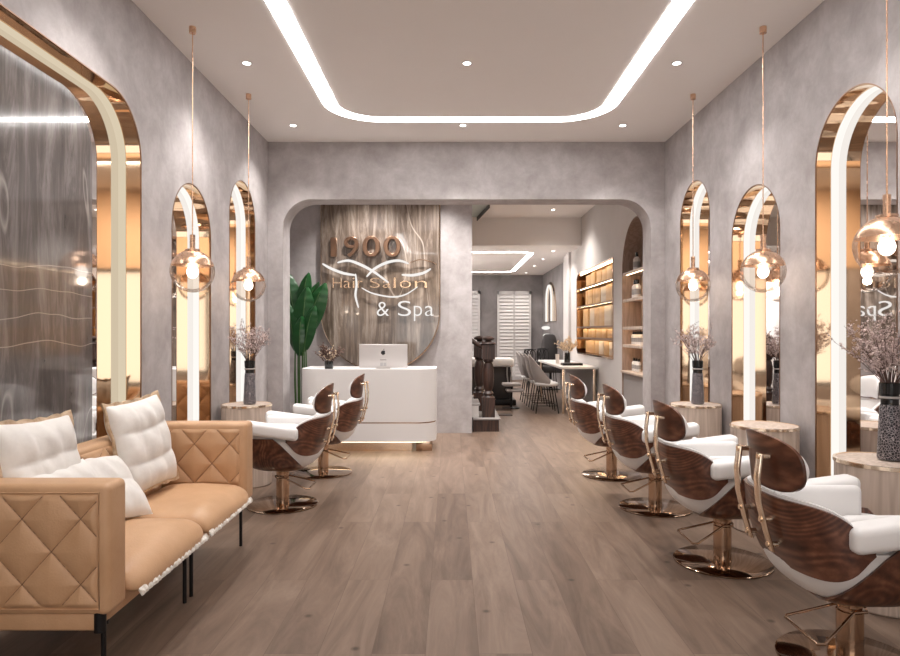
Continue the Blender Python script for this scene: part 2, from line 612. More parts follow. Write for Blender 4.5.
right_niches = [(3.67, 4.49, 3.03), (4.98, 5.83, 2.715), (6.33, 7.14, 3.06)]
left_niches = [(0.9, 4.52, 3.067), (5.02, 5.83, 2.73), (6.32, 7.15, 3.06)]
ZS = lambda z: 1.5 + (z - 1.5) * SC
right_niches = [(a * SC, b_ * SC, ZS(c)) for a, b_, c in right_niches]
left_niches = [(a * SC, b_ * SC, ZS(c)) for a, b_, c in left_niches]
BUL = 12.7 * SC     # bulkhead
HL = ZS(3.19)
YE = 19.3 * SC

struct(MB().box(-3.2, 4.2, -3.4, YE + 0.4, -0.12, 0).build('floor', 'plank_floor', smooth=False))
struct(MB().box(-3.2, 4.2, -3.4, BUL, H, H + 0.12).build('ceiling', 'ceiling_paint', smooth=False))
struct(MB().box(-1.7, 4.2, BUL, YE + 0.4, HL, H + 0.12).build('ceiling_low', 'ceiling_paint', smooth=False))


def side_wall(name, x, sgn, niches, y0, y1, mat):
    ol = [(y0, 0)]
    for a0, a1, top in niches:
        ol += arch(a0, a1, top, 0.41 if a1 - a0 > 1 else None)
    ol += [(y1, 0), (y1, H), (y0, H)]
    return struct(MB().prism(ol, [], RX, x, x + sgn * 0.36).build(name, mat, smooth=True, angle=30))


side_wall('wall_right', XR, 1, right_niches, YN, YB, 'plaster')
side_wall('wall_left', XL, -1, left_niches, YN, YF, 'plaster')
# arch wall between salon and reception
ol = [(XL - 0.56, 0)] + arch(-1.979 * SC, 2.355 * SC, ZS(3.063), 0.36) + [(XR + 0.0, 0), (XR + 0.0, H), (XL - 0.56, H)]
struct(MB().prism(ol, [], RY, YF, YB).build('wall_arch', 'plaster', angle=30))
struct(MB().box(XL - 0.56, XL - 0.3, YB, YR + 0.2, 0, H).build('wall_reception_left', 'plaster', smooth=False))
struct(MB().box(XL - 0.3, 0.312, YR, YR + 0.2, 0, H).build('wall_back', 'plaster', smooth=False))
# shop front behind the camera
ol = [(XL - 0.36, 0), (XR + 0.36, 0), (XR + 0.36, H), (XL - 0.36, H)]
hole = [(-1.95, 0.3), (2.3, 0.3), (2.3, 2.45), (-1.95, 2.45)]
struct(MB().prism(ol, [hole], RY, YN - 0.2, YN - 0.0).build('wall_front', 'plaster', smooth=False))
w = MB()
for x in (-1.95, -0.55, 0.87, 2.24):
    w.box(x, x + 0.06, YN - 0.16, YN - 0.08, 0.3, 2.45)
w.box(-1.95, 2.3, YN - 0.16, YN - 0.08, 0.3, 0.36).box(-1.95, 2.3, YN - 0.16, YN - 0.08, 2.39, 2.45)
struct(w.build('window_1', 'black_metal', smooth=False))

struct(MB().box(XL + 0.01, XR - 0.01, YN + 0.0, YN + 0.03, 2.46, H - 0.01).build('trim_4', 'tan_wall', smooth=False))
# hall walls
ya0, ya1, za = 8.22 * SC, 9.65 * SC, ZS(3.09)
yam = (ya0 + ya1) / 2
ah = arch(ya0, ya1, za, None, z0=0.0)
ol = [(YB, 0)] + ah + [(14.7 * SC, 0), (14.7 * SC, H), (YB, H)]
rect = [(10.16, 1.07), (13.0, 1.07), (13.1, 1.15), (13.1, 2.55), (12.95, 2.67), (10.16, 2.67)]
rect = [(a * SC, ZS(z)) for a, z in rect]
struct(MB().prism(ol, [rect], RX, HR, HR + 0.36).build('wall_hall_right', 'hall_paint', angle=30))
struct(MB().box(HR - 0.06, HR, 13.75 * SC, 14.0 * SC, 0, HL).build('trim_1', 'hall_paint', smooth=False))
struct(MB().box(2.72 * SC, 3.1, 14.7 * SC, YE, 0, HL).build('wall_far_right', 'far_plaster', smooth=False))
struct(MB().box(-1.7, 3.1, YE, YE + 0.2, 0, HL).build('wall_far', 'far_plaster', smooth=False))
struct(MB().box(-1.7, -1.5, YR + 0.2, YE, 0, H).build('wall_hall_left', 'hall_paint', smooth=False))
# stairwell edge in the hall ceiling
struct(MB().prism([(0.0, 12.0), (0.70, 12.0), (0.53, 13.4), (0.0, 13.4)], [], RZ, H - 0.012, H - 0.001).build('trim_2', 'sea_green_paint', smooth=False))
struct(MB().prism([(0.70, 12.0), (0.715, 12.0), (0.545, 13.4), (0.53, 13.4)], [], RZ, H - 0.09, H - 0.001).build('trim_3', 'black_metal', smooth=False))

# louvred doors at the far end
for i, (x0, x1) in enumerate(((-0.13, 0.915), (1.457, 2.52))):
    d = struct(MB().box(x0, x1, (YE - 0.060), (YE - 0.010), 0, 2.79).build('door_%d' % (i + 1), 'louver_white', smooth=False))
    fr = MB()
    for a, b_ in ((x0, x0 + 0.07), (x1 - 0.07, x1), ((x0 + x1) / 2 - 0.03, (x0 + x1) / 2 + 0.03)):
        fr.box(a, b_, (YE - 0.100), (YE - 0.050), 0, 2.79)
    fr.box(x0, x1, (YE - 0.100), (YE - 0.050), 2.69, 2.79)
    fr.build('door_frame', 'louver_white', d, smooth=False)
    lv = MB()
    for k in range(24):
        z = 0.1 + k * 0.107
        lv.add([(x0 + .07, (YE - 0.055), z + .09), (x1 - .07, (YE - 0.055), z + .09), (x1 - .07, (YE - 0.095), z), (x0 + .07, (YE - 0.095), z)], [(0, 1, 2, 3)])
        lv.add([(x0 + .07, (YE - 0.095), z), (x1 - .07, (YE - 0.095), z), (x1 - .07, (YE - 0.090), z - .008), (x0 + .07, (YE - 0.090), z - .008)], [(0, 1, 2, 3)])
    lv.build('louver_slats', 'louver_white', d, smooth=False)

# ------------------------------------------------------------------ niches


def niche(name, x, sgn, a0, a1, top, backmat, label, cat, group=None):
    e = empty(name, (x, (a0 + a1) / 2, 0), label, cat, group)
    org = (x, (a0 + a1) / 2, 0)
    r_ = 0.41 if a1 - a0 > 1 else (a1 - a0) / 2

    def A(in_):
        return arch(a0 + in_, a1 - in_, top - in_, r_ - in_, n=16, z0=0.004)
    loc = lambda p: (p[0] - org[0], p[1] - org[1], p[2])
    # reveal lining
    o_, i_ = A(0.0015), A(0.006)
    mb = MB()
    n = len(o_)
    vs = []
    for d in (0.003, ND):
        vs += [loc((x + sgn * d, p[0], p[1])) for p in o_] + [loc((x + sgn * d, p[0], p[1])) for p in i_]
    fs = []
    for k in range(n - 1):
        fs += [(n + k, n + k + 1, 3 * n + k + 1, 3 * n + k), (k, k + 1, n + k + 1, n + k), (2 * n + k, 2 * n + k + 1, 3 * n + k + 1, 3 * n + k), (k, k + 1, 2 * n + k + 1, 2 * n + k)]
    mb.add(vs, fs)
    mb.build('bronze_reveal', 'bronze_mirror', e, angle=50)
    # light strip in the reveal
    o_, i_ = A(0.0065), A(0.014)
    mb = MB()
    vs = []
    for d in (ND - 0.051, ND + 0.001):
        vs += [loc((x + sgn * d, p[0], p[1])) for p in o_] + [loc((x + sgn * d, p[0], p[1])) for p in i_]
    mb.add(vs, fs)
    mb.build('light_strip', 'cream_led' if 'marble' in backmat else 'niche_led', e, angle=50)
    # back panel
    MB().prism(A(0.002), [], lambda a, b_, d: loc((d, a, b_)), x + sgn * (ND + 0.002), x + sgn * (ND + 0.03)).build('mirror_glass', 'mirror', e, smooth=False)
    if 'marble' in backmat:
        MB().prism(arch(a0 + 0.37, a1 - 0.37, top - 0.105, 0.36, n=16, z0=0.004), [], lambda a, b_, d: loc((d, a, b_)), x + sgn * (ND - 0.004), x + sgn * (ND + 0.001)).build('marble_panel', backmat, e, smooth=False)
    # thin brass edge on the wall face
    mb = MB()
    o_, i_ = A(-0.004), A(0.002)
    vs = []
    for d in (-0.004, 0.0025):
        vs += [loc((x + sgn * d, p[0], p[1])) for p in o_] + [loc((x + sgn * d, p[0], p[1])) for p in i_]
    mb.add(vs, fs)
    mb.build('edge_trim', 'dark_bronze', e, angle=50)
    return e


rl = ['tall arched bronze mirror niche behind the nearest drum table on the right wall',
      'shorter arched bronze mirror niche in the middle of the right wall',
      'arched bronze mirror niche in the right wall nearest the front arch']
for (a0, a1, t), l in zip(right_niches, rl):
    niche('arched_mirror', XR, 1, a0, a1, t, 'mirror', l, 'mirror', 'arched mirror niches')
ll = ['shorter arched bronze mirror niche between the sofa wall and the far left pendant',
      'taller arched bronze mirror niche in the left wall behind the blossom vase']
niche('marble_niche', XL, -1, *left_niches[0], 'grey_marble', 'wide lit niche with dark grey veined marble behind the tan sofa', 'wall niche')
for (a0, a1, t), l in zip(left_niches[1:], ll):
    niche('arched_mirror', XL, -1, a0, a1, t, 'mirror', l, 'mirror', 'arched mirror niches')

# ------------------------------------------------------------------ ceiling lights


def loop_light(x0, x1, y0, y1, r_, wdt, z, label, chamfer=False):
    def rr(x0, x1, y0, y1, r_):
        p = []
        for cx, cy, a in ((x1 - r_, y0 + r_, -PI / 2), (x1 - r_, y1 - r_, 0), (x0 + r_, y1 - r_, PI / 2), (x0 + r_, y0 + r_, PI)):
            n = 1 if chamfer else 12
            for k in range(n + 1):
                t = a + PI / 2 * k / n
                p.append((cx + r_ * math.cos(t), cy + r_ * math.sin(t)))
        return p
    cx, cy = (x0 + x1) / 2, (y0 + y1) / 2
    f = lambda a, b_, d: (a - cx, b_ - cy, d - z)
    o = MB().prism(rr(x0, x1, y0, y1, r_), [rr(x0 + wdt, x1 - wdt, y0 + wdt, y1 - wdt, max(0.02, r_ - wdt))], f, z - 0.006, z - 0.0005).build('ceiling_light_loop', 'led', smooth=False)
    o.location = (cx, cy, z)
    tag(o, label, 'ceiling light')


loop_light(-1.253 * SC, 1.637 * SC, -0.6, 6.91 * SC, 0.58, 0.145, H, 'large white light strip looping with rounded corners on the salon ceiling')
loop_light(-0.9 * SC, 1.77 * SC, 13.7 * SC, 18.3 * SC, 0.25, 0.11, HL, 'angular white light strip on the low ceiling of the far room', True)

dl = None
spots = [(-1.70, 5.41, 'recessed downlight in the salon ceiling left of the light strip, nearer one'),
         (0.133, 5.41, 'recessed downlight inside the ceiling light loop, upper one of two in the middle'),
         (1.88, 5.41, 'recessed downlight right of the light strip above the right wall pendants'),
         (-1.71, 7.04, 'recessed downlight near the left end of the arch wall'),
         (0.13, 7.04, 'recessed downlight beyond the light loop centred over the arch'),
         (1.86, 7.04, 'recessed downlight near the right end of the arch wall')]
hall = [(1.87, 11.9, H, 'recessed downlight in the higher hall ceiling before the bulkhead'),
        (2.13, 13.56, 3.19, 'nearest downlight in the row on the far low ceiling'),
        (2.13, 15.05, 3.19, 'second downlight in the row on the far low ceiling'),
        (2.13, 16.6, 3.19, 'third downlight in the row on the far low ceiling'),
        (2.13, 18.5, 3.19, 'farthest downlight in the row on the far low ceiling')]
spots = [(a * SC, b_ * SC, c) for a, b_, c in spots]
hall = [(a * SC, b_ * SC, H if z == H else HL, c) for a, b_, z, c in hall]
for x, y, z, l in [(a, b_, H, c) for a, b_, c in spots] + hall:
    if dl is None:
        dl = empty('recessed_downlight', (x, y, z), l, 'ceiling light', 'recessed ceiling downlights')
        MB().lathe([(0.034, -0.004), (0.048, -0.006), (0.05, -0.001), (0.034, -0.001)], seg=24, cap=False).build('trim_ring', 'white_lacquer', dl)
        MB().lathe([(0.0, -0.003), (0.034, -0.003)], seg=24, cap=False).build('lens', 'downlight', dl)
    else:
        dup(dl, (x, y, z), l)
for x, y in [(-1.75, 4.0), (1.95, 4.0), (-1.2, 8.95), (-0.2, 8.95), (1.2, 9.2)] + [(a, b_) for a, b_, c in spots]:  # reception points have no fixtures, added as fill to brighten the recess
    light('downlight_and_fill', 'SPOT', (x, y, H - 0.02), 75 if y < 8.6 else 210, (1, 0.955, 0.92), 0.04, spot_size=1.9, spot_blend=0.9)
for x, y, z, l in hall:
    light('downlight_and_fill', 'SPOT', (x, y, z - 0.02), 130 if z == H else 55, (1, 0.93, 0.86), 0.04, spot_size=2.2, spot_blend=0.9)

# ------------------------------------------------------------------ pendants
PS = lambda x, y, z: (x * SC, y * SC, ZS(z))
pend = empty('pendant_lamp', PS(-1.897, 4.77, 1.945), '', 'pendant lamp', 'glass globe pendant lamps')
R_ = 0.166
top = H - ZS(1.945)
MB().lathe([(0.0, top - 0.05), (0.026, top - 0.05), (0.026, top - 0.001), (0, top - 0.001)], seg=20, cap=False).build('ceiling_rose', 'rose_gold', pend)
MB().tube([(0, 0, 0.27), (0, 0, top - 0.045)], 0.0045).build('suspension_rod', 'rose_gold', pend)
MB().lathe([(0, 0.162), (0.055, 0.158), (0.055, 0.172), (0.020, 0.174), (0.020, 0.285), (0, 0.285)], seg=20, cap=False).build('lamp_neck', 'rose_gold', pend)
ph = [(R_ * math.sin(t), R_ * math.cos(t)) for t in [math.radians(4 + 70 * k / 14) for k in range(15)]]
cap = MB()
cap.lathe([(0.0, R_)] + ph + [(r_ * 0.975, z * 0.975) for r_, z in ph[::-1]], seg=48, cap=False)
cap.build('metal_cap', 'rose_gold', pend)
gs = [(R_ * math.sin(t), R_ * math.cos(t)) for t in [math.radians(75 + 104.9 * k / 20) for k in range(21)]]
MB().lathe(gs, seg=48, cap=False).build('glass_globe', 'globe_glass', pend)
MB().lathe([(0.013, 0.15), (0.022, 0.13), (0.022, 0.05), (0.0, 0.05)], seg=20, cap=False).build('lamp_socket', 'rose_gold', pend)
MB().lathe([(0.0, 0.055)] + [(0.043 * math.sin(t), -0.005 + 0.05 * math.cos(t)) for t in [math.radians(18 + 162 * k / 12) for k in range(13)]], seg=24, cap=False).build('light_bulb', 'bulb', pend)
pend['label'] = 'glass globe pendant hanging before the shorter left mirror, left of the blossom vase'
pl = [((-1.903, 6.11, 1.942), 'smaller looking glass globe pendant at left, hanging above the blossom vase'),
      ((2.28, 3.40, 1.95), 'largest looking glass globe pendant, close at the right edge above the blossom vase'),
      ((2.29, 4.77, 1.945), 'glass globe pendant before the middle right mirror'),
      ((2.275, 6.11, 1.94), 'glass globe pendant on the right nearest the arch wall')]
pl = [(PS(*a), t_) for a, t_ in pl]
for l_, t_ in pl:
    dup(pend, l_, t_)
for l_ in [PS(-1.897, 4.77, 1.945)] + [p[0] for p in pl]:
    light('bulb_light', 'POINT', (l_[0], l_[1], l_[2] - 0.075), 0.8, (1, 0.86, 0.72), 0.03)

# ------------------------------------------------------------------ drum tables
stool = None
drums = [(2.41, 3.62, 'pale oak drum table with brass rim nearest on the right, under the blossom vase'),
         (2.40, 4.98, 'bare pale oak drum table between the two nearest right mirrors'),
         (2.42, 6.43, 'pale oak drum table on the right nearest the arch, holding a blossom vase'),
         (-2.02, 6.43, 'pale oak drum table on the left behind the sofa, holding a blossom vase')]
DR, DH = 0.24, 0.79
for x, y, l in drums:
    if stool is None:
        stool = empty('drum_table', (x, y, 0), l, 'side table', 'pale oak drum tables')
        MB().lathe([(DR - 0.01, 0), (DR, 0.01), (DR, DH - 0.02)], seg=56, cap=True).build('drum_body', 'pale_oak', stool)
        MB().lathe([(DR + 0.001, DH - 0.022), (DR + 0.006, DH - 0.020), (DR + 0.006, DH), (DR - 0.006, DH), (DR - 0.006, DH - 0.02)], seg=56, cap=False).build('brass_rim', 'brass', stool)
        MB().lathe([(0, DH - 0.021), (DR - 0.006, DH - 0.021), (DR - 0.006, DH - 0.005), (0, DH - 0.005)], seg=56, cap=False).build('table_top', 'pale_oak', stool)
    else:
        dup(stool, (x, y, 0), l)

# ------------------------------------------------------------------ vases with blossom


def blossom(seed, nb, hgt, spread, base_z, dens=1.0, size=0.006, lo=-9, hi=9):
    rnd = random.Random(seed)
    st, bl = MB(), MB()
    for i in range(nb):
        a = rnd.uniform(0, 2 * PI)
        rr = spread * math.sqrt(rnd.uniform(0.02, 1))
        hh = hgt * rnd.uniform(0.55, 1) * (1.05 - 0.35 * rr / spread)
        p0 = Vector((0.015 * math.cos(a), 0.015 * math.sin(a), base_z - 0.04))
        p3 = Vector((max(lo, min(hi, rr * math.cos(a))), rr * math.sin(a), base_z + hh))
        p1 = p0 + Vector((0.1 * rr * math.cos(a), 0.1 * rr * math.sin(a), hh * 0.35))
        p2 = p3 * 0.6 + p0 * 0.4 + Vector((rnd.uniform(-.02, .02), rnd.uniform(-.02, .02), hh * 0.12))
        P = lambda t: p0 * (1 - t) ** 3 + p1 * 3 * t * (1 - t) ** 2 + p2 * 3 * t * t * (1 - t) + p3 * t ** 3
        st.tube([P(k / 6) for k in range(7)], [0.0026 - 0.0018 * k / 6 for k in range(7)], 4)
        for q in range(int(7 * dens)):
            t = rnd.uniform(0.35, 0.98)
            s0 = P(t)
            dr = Vector((rnd.uniform(-1, 1), rnd.uniform(-1, 1), rnd.uniform(0.1, 1.2))).normalized() * rnd.uniform(0.03, 0.09)
            if s0.x + dr.x > hi + 0.02 or s0.x + dr.x < lo - 0.02:
                dr.x = -dr.x
            st.tube([s0, s0 + dr * 0.5 + Vector((0, 0, .004)), s0 + dr], 0.0009, 3)
            for u in range(int(6 * dens)):
                c = s0 + dr * rnd.uniform(0.2, 1.05) + Vector([rnd.uniform(-.009, .009) for _ in range(3)])
                c.x = max(lo - 0.03, min(hi + 0.03, c.x))
                s_ = size * rnd.uniform(0.6, 1.3)
                ax = [Vector([rnd.uniform(-1, 1) for _ in range(3)]).normalized() * s_ for _ in range(3)]
                bl.add([c + ax[0], c - ax[0], c + ax[1], c - ax[1], c + ax[2] * .7, c - ax[2] * .7],
                       [(0, 2, 4), (2, 1, 4), (1, 3, 4), (3, 0, 4), (2, 0, 5), (1, 2, 5), (3, 1, 5), (0, 3, 5)])
    return st, bl


vs = None
vases = [((2.45, 3.63, DH), 'tall black and white patterned vase of pink blossom at the right edge, nearest', 0),
         ((2.44, 6.43, DH), 'patterned vase of pink blossom on the right drum table by the arch', 0),
         ((-1.99, 6.43, DH), 'patterned vase of pink blossom on the left drum table beyond the sofa', 0)]
for i, (l_, t_, rz) in enumerate(vases):
    e = empty('blossom_vase', l_, t_, 'vase', 'vases of blossom branches', rz)
    if vs is None:
        body = MB().lathe([(0.0, 0.002), (0.058, 0.002), (0.062, 0.012), (0.050, 0.28), (0.047, 0.305)], seg=36, cap=False)
        vs = body.build('vase_body', 'patterned_glaze', e)
        nk = MB().lathe([(0.046, 0.305), (0.044, 0.31), (0.044, 0.335), (0.050, 0.34), (0.050, 0.352), (0.044, 0.357), (0.044, 0.36), (0.050, 0.365), (0.052, 0.425), (0.046, 0.428), (0.042, 0.36), (0, 0.33)], seg=36, cap=False).build('vase_neck', 'black_gloss', e)
        rg = MB().lathe([(0.051, 0.341), (0.0525, 0.345), (0.0525, 0.350), (0.051, 0.353)], seg=36, cap=False).build('gold_ring', 'silver', e)
        vp = [vs, nk, rg]
    else:
        for o in vp:
            c = o.copy(); COL.objects.link(c); c.parent = e
    st, bl = blossom(11 + i, (42, 30, 30)[i], 0.43, (0.30, 0.24, 0.20)[i], 0.42, 1.35, 0.0066, (-9, -9, -0.22)[i], (0.15, 0.15, 9)[i])
    st.build('blossom_stems', 'twig', e, recalc=False)
    bl.build('blossoms', 'blossom', e, recalc=False, smooth=False)

# ------------------------------------------------------------------ salon chairs
ch = empty('salon_chair', (1.77, 4.24, 0), '', 'salon chair', 'walnut shell salon chairs')


def se(v_, n):
    return math.copysign(abs(v_) ** (2.0 / n), v_)


def bowl(phi, t, sc=1.0, rim=None, zb=0.325, zr=0.63, cx=-0.005, a=0.36, b_=0.335):
    """phi around (pi = rear), t from bottom centre (0) to rim (1)."""
    top_ = rim(phi) if rim else zr
    # profile: first along the bottom, then up the side
    tmax = math.acos(max(-1, min(1, (zr - top_) / (zr - zb))))   # angle measured so that rim cut is at top_
    th = (1 - t) * (PI / 2) + 0.0
    # angle from straight down (PI/2) to horizontal (0); cut by the rim height
    cut = math.asin(max(0.0, min(1.0, ((zr - top_) / (zr - zb)) ** 1.35)))
    th = PI / 2 + (cut - PI / 2) * t
    rho = max(0, math.cos(th)) ** 0.62
    z = zr - (zr - zb) * math.sin(th) ** 0.74
    c, s_ = se(math.cos(phi), 2.7), se(math.sin(phi), 2.7)
    return (cx + a * sc * rho * c, b_ * sc * rho * s_, z - (sc - 1) * 0.30 * math.sin(th))


def rim_seat(phi):
    d = abs(((phi - PI + PI) % (2 * PI)) - PI)    # 0 at the rear
    u = min(1, d / math.radians(90))
    rear = 0.338 + (0.625 - 0.338) * (u ** 3.0)
    f = abs(((phi + PI) % (2 * PI)) - PI)         # 0 at the front
    g = min(1, f / math.radians(50))
    return min(rear, 0.50 + 0.125 * (g ** 2))


MB().thick(lambda u, v_: bowl(2 * PI * u, 0.02 + 0.98 * v_, 1.035, rim_seat), lambda u, v_: bowl(2 * PI * u, 0.02 + 0.98 * v_, 1.0, rim_seat), 72, 14).build('seat_shell', 'walnut', ch, angle=60)
lin = MB()
lin.grid(lambda u, v_: bowl(2 * PI * u, v_, 0.992, lambda p: 0.60), 72, 16, wrap=True)
lin.grid(lambda u, v_: (-0.005 + 0.357 * .992 * v_ * se(math.cos(-2 * PI * u), 2.7), 0.33 * v_ * se(math.sin(-2 * PI * u), 2.7), 0.60 - 0.085 * (1 - v_ ** 4)), 72, 8, wrap=True)
lin.build('seat_liner', 'white_leather', ch, angle=70)
# seat cushion
MB().grid(lambda u, v_: (0.075 + 0.235 * se(math.cos(2 * PI * u), 3.5) * max(0, math.cos((v_ - .5) * PI)) ** .35, 0.235 * se(math.sin(2 * PI * u), 3.5) * max(0, math.cos((v_ - .5) * PI)) ** .35, 0.55 + 0.06 * math.sin((v_ - .5) * PI)), 40, 14, wrap=True).build('seat_cushion', 'white_leather', ch, angle=70)


def back(s_, t, off=0.0, ext=0.0):
    """s_ -1..1 across, t 0..1 up; off moves inward."""
    a_ = abs(s_)
    th = s_ * math.radians(86)
    zt = 0.785 - 0.16 * a_ ** 5.5 + ext * (1 - a_ ** 4)
    zb = 0.474 + 0.125 * a_ ** 6
    mid = (zt + zb) / 2
    hf = (zt - zb) / 2 * (1 - max(0, a_ - 0.84) ** 2 * 14)
    z = mid + hf * (2 * t - 1)
    lean = (z - 0.46) * 0.27 * math.cos(th)
    dish = 0.02 * math.sin(PI * t)
    rx, ry = 0.285 - off + dish, 0.362 - off
    x = -0.07 - (rx - 0.02) * math.cos(th) ** 0.7 - lean
    return (x, ry * math.copysign(abs(math.sin(th)) ** 0.8, th), z)


MB().thick(lambda u, v_: back(2 * u - 1, v_), lambda u, v_: back(2 * u - 1, v_, 0.014), 44, 12).build('back_shell', 'walnut', ch, angle=60)
MB().thick(lambda u, v_: back((2 * u - 1) * .93, v_, 0.015, 0.012), lambda u, v_: back((2 * u - 1) * .93, v_, 0.03 + 0.045 * (math.sin(PI * min(1, max(0, v_))) ** .4), 0.012), 44, 12).build('back_cushion', 'white_leather', ch, angle=70)


def head(s_, t, off=0.0, sh=1.0):
    a_ = abs(s_)
    hf = 0.122 * sh * (1 - a_ ** 3.6) ** (1 / 2.8)
    z = 0.915 + hf * (2 * t - 1) + 0.02 * (1 - a_)
    y = s_ * 0.235 * sh
    x = -0.425 + 0.085 * s_ * s_ + off - (z - 0.92) * 0.12
    return (x, y, z)


MB().thick(lambda u, v_: head(math.sin((2 * u - 1) * PI / 2), v_), lambda u, v_: head(math.sin((2 * u - 1) * PI / 2), v_, 0.014), 40, 10).build('headrest_shell', 'walnut', ch, angle=60)
MB().thick(lambda u, v_: head(math.sin((2 * u - 1) * PI / 2), v_, 0.015, 0.93), lambda u, v_: head(math.sin((2 * u - 1) * PI / 2), v_, 0.018 + 0.045 * math.sin(PI * v_) ** .5 * math.sin(PI * u) ** .4, 0.93), 40, 10).build('headrest_cushion', 'white_leather', ch, angle=70)
for s_ in (-1, 1):
    arm = MB()
    MB().box(-0.20, 0.215, 0.235 if s_ > 0 else -0.30, 0.30 if s_ > 0 else -0.235, 0.53, 0.742).build('side_bolster', 'white_leather', ch, bevel=0.03, seg=4, angle=50)
    arm.box(-0.215, 0.235, s_ * 0.272 if s_ > 0 else -0.402, 0.402 if s_ > 0 else -0.272, 0.640, 0.748)
    arm.v = [(p[0], p[1], p[2] + 0.13 * p[0]) for p in arm.v]
    arm.build('arm_pad', 'white_leather', ch, bevel=0.032, seg=4, angle=50)
for s_ in (-1, 1):
    y = s_ * 0.10
    sp = MB()
    pts = [(-0.455, y, 0.97), (-0.468, y, 0.86), (-0.462, y, 0.76), (-0.432, y, 0.635), (-0.405, y, 0.54)]
    # flat brass bar
    vs_, fs_ = [], []
    for (x, yy, z) in pts:
        for dx, dy in ((-0.007, -0.022), (0.007, -0.022), (0.007, 0.022), (-0.007, 0.022)):
            vs_.append((x + dx, yy + dy, z))
    for k in range(len(pts) - 1):
        for q in range(4):
            r2 = (q + 1) % 4
            fs_.append((k * 4 + q, k * 4 + r2, k * 4 + 4 + r2, k * 4 + 4 + q))
    fs_ += [(0, 1, 2, 3), tuple(len(vs_) - 4 + q for q in range(4))]
    sp.add(vs_, fs_)
    b0 = sp.build('brass_strut', 'brass', ch, bevel=0.003, angle=30)
    for (x, yy, z), ln in (((-0.455, y, 0.955), 0.04), ((-0.412, y, 0.57), 0.035), ((-0.445, y, 0.68), 0.05)):
        MB().tube([(x - 0.014, yy, z), (x + ln, yy, z)], 0.012, 12).build('bolt', 'brass', b0)
MB().lathe([(0.0, 0.0), (0.30, 0.0), (0.305, 0.004), (0.305, 0.010), (0.298, 0.015), (0.07, 0.022), (0.0, 0.022)], seg=72, cap=False).build('base_disc', 'dark_base_metal', ch)
MB().lathe([(0.0, 0.018), (0.056, 0.018), (0.056, 0.24), (0.050, 0.245), (0.050, 0.262), (0.056, 0.266), (0.056, 0.30), (0.07, 0.318), (0.07, 0.330), (0, 0.330)], seg=32, cap=False).build('pump_column', 'bronze', ch)
MB().tube([(-0.02, -0.06, 0.25), (-0.255, -0.245, 0.20), (-0.285, -0.245, 0.20), (-0.285, 0.015, 0.20), (-0.27, 0.035, 0.20), (-0.02, 0.052, 0.25), (0.045, 0.052, 0.25), (0.07, 0.0, 0.25), (0.045, -0.052, 0.25)], 0.0065, 8, closed=True).build('foot_pump_loop', 'bronze', ch)
chl = [((1.77, 4.24, 0), 0, 'walnut and white salon chair second from the front on the right'),
       ((1.81, 2.95, 0), 0.0, 'largest walnut and white salon chair, cut by the right edge of the photo'),
       ((1.74, 5.54, 0), 0.0, 'walnut and white salon chair third from the front on the right'),
       ((1.68, 6.80, 0), 0.0, 'farthest walnut and white salon chair on the right, next to the arch'),
       ((-1.46, 5.64, 0), PI, 'walnut and white salon chair on the left directly beyond the sofa'),
       ((-1.36, 6.92, 0), PI, 'walnut and white salon chair on the left in front of the reception desk')]
for i, (l_, rz, t_) in enumerate(chl):
    if i == 0:
        ch['label'] = t_
    else:
        c = dup(ch, l_, t_)
        if rz:
            c.scale = (-1, 1, 1)

# ------------------------------------------------------------------ sofa
so = empty('sofa', (-1.76, 3.64, 0), 'tan leather tufted two seat sofa along the left wall before the marble niche', 'sofa')
OX, OY = -1.76, 3.64


def L(x, y, z):
    return (x - OX, y - OY, z)


def tuft(fn, a0, a1, b0, b1, pa, pb, ac, bc, amp=0.022, na=170, nb=130):
    """fn(a, b, h); diamond pattern with buttons at (ac + i pa, bc + j pb) and half steps."""
    mb = MB()

    def g(u, v_):
        a = a0 + (a1 - a0) * u
        b_ = b0 + (b1 - b0) * v_
        p, q = (a - ac) / pa, (b_ - bc) / pb
        m1, m2 = p + q, p - q
        s1, s2 = abs(math.sin(PI * m1)), abs(math.sin(PI * m2))
        puff = (min(s1, s2) ** 0.42) * 0.65 + 0.35 * (s1 * s2) ** 0.4
        e = min(1, min(u, 1 - u) * (a1 - a0) / 0.02) * min(1, min(v_, 1 - v_) * (b1 - b0) / 0.02)
        e = max(0, e)
        return fn(a, b_, amp * puff * (e ** 0.5))
    mb.grid(g, na, nb)
    return mb


def seams(fn, a0, a1, b0, b1, pa, pb, ac, bc, r_=0.0022):
    """stitched lines along the tuft diagonals"""
    mb = MB()
    for sg in (1, -1):
        for k in range(-14, 15):
            pts = []
            n = 60
            for i in range(n + 1):
                a = a0 + (a1 - a0) * i / n
                b_ = bc + pb * sg * (k - (a - ac) / pa)
                if b0 < b_ < b1:
                    pts.append(fn(a, b_, 0.0035))
                elif len(pts) > 1:
                    break
            if len(pts) > 1:
                mb.tube(pts, r_, 4)
    return mb


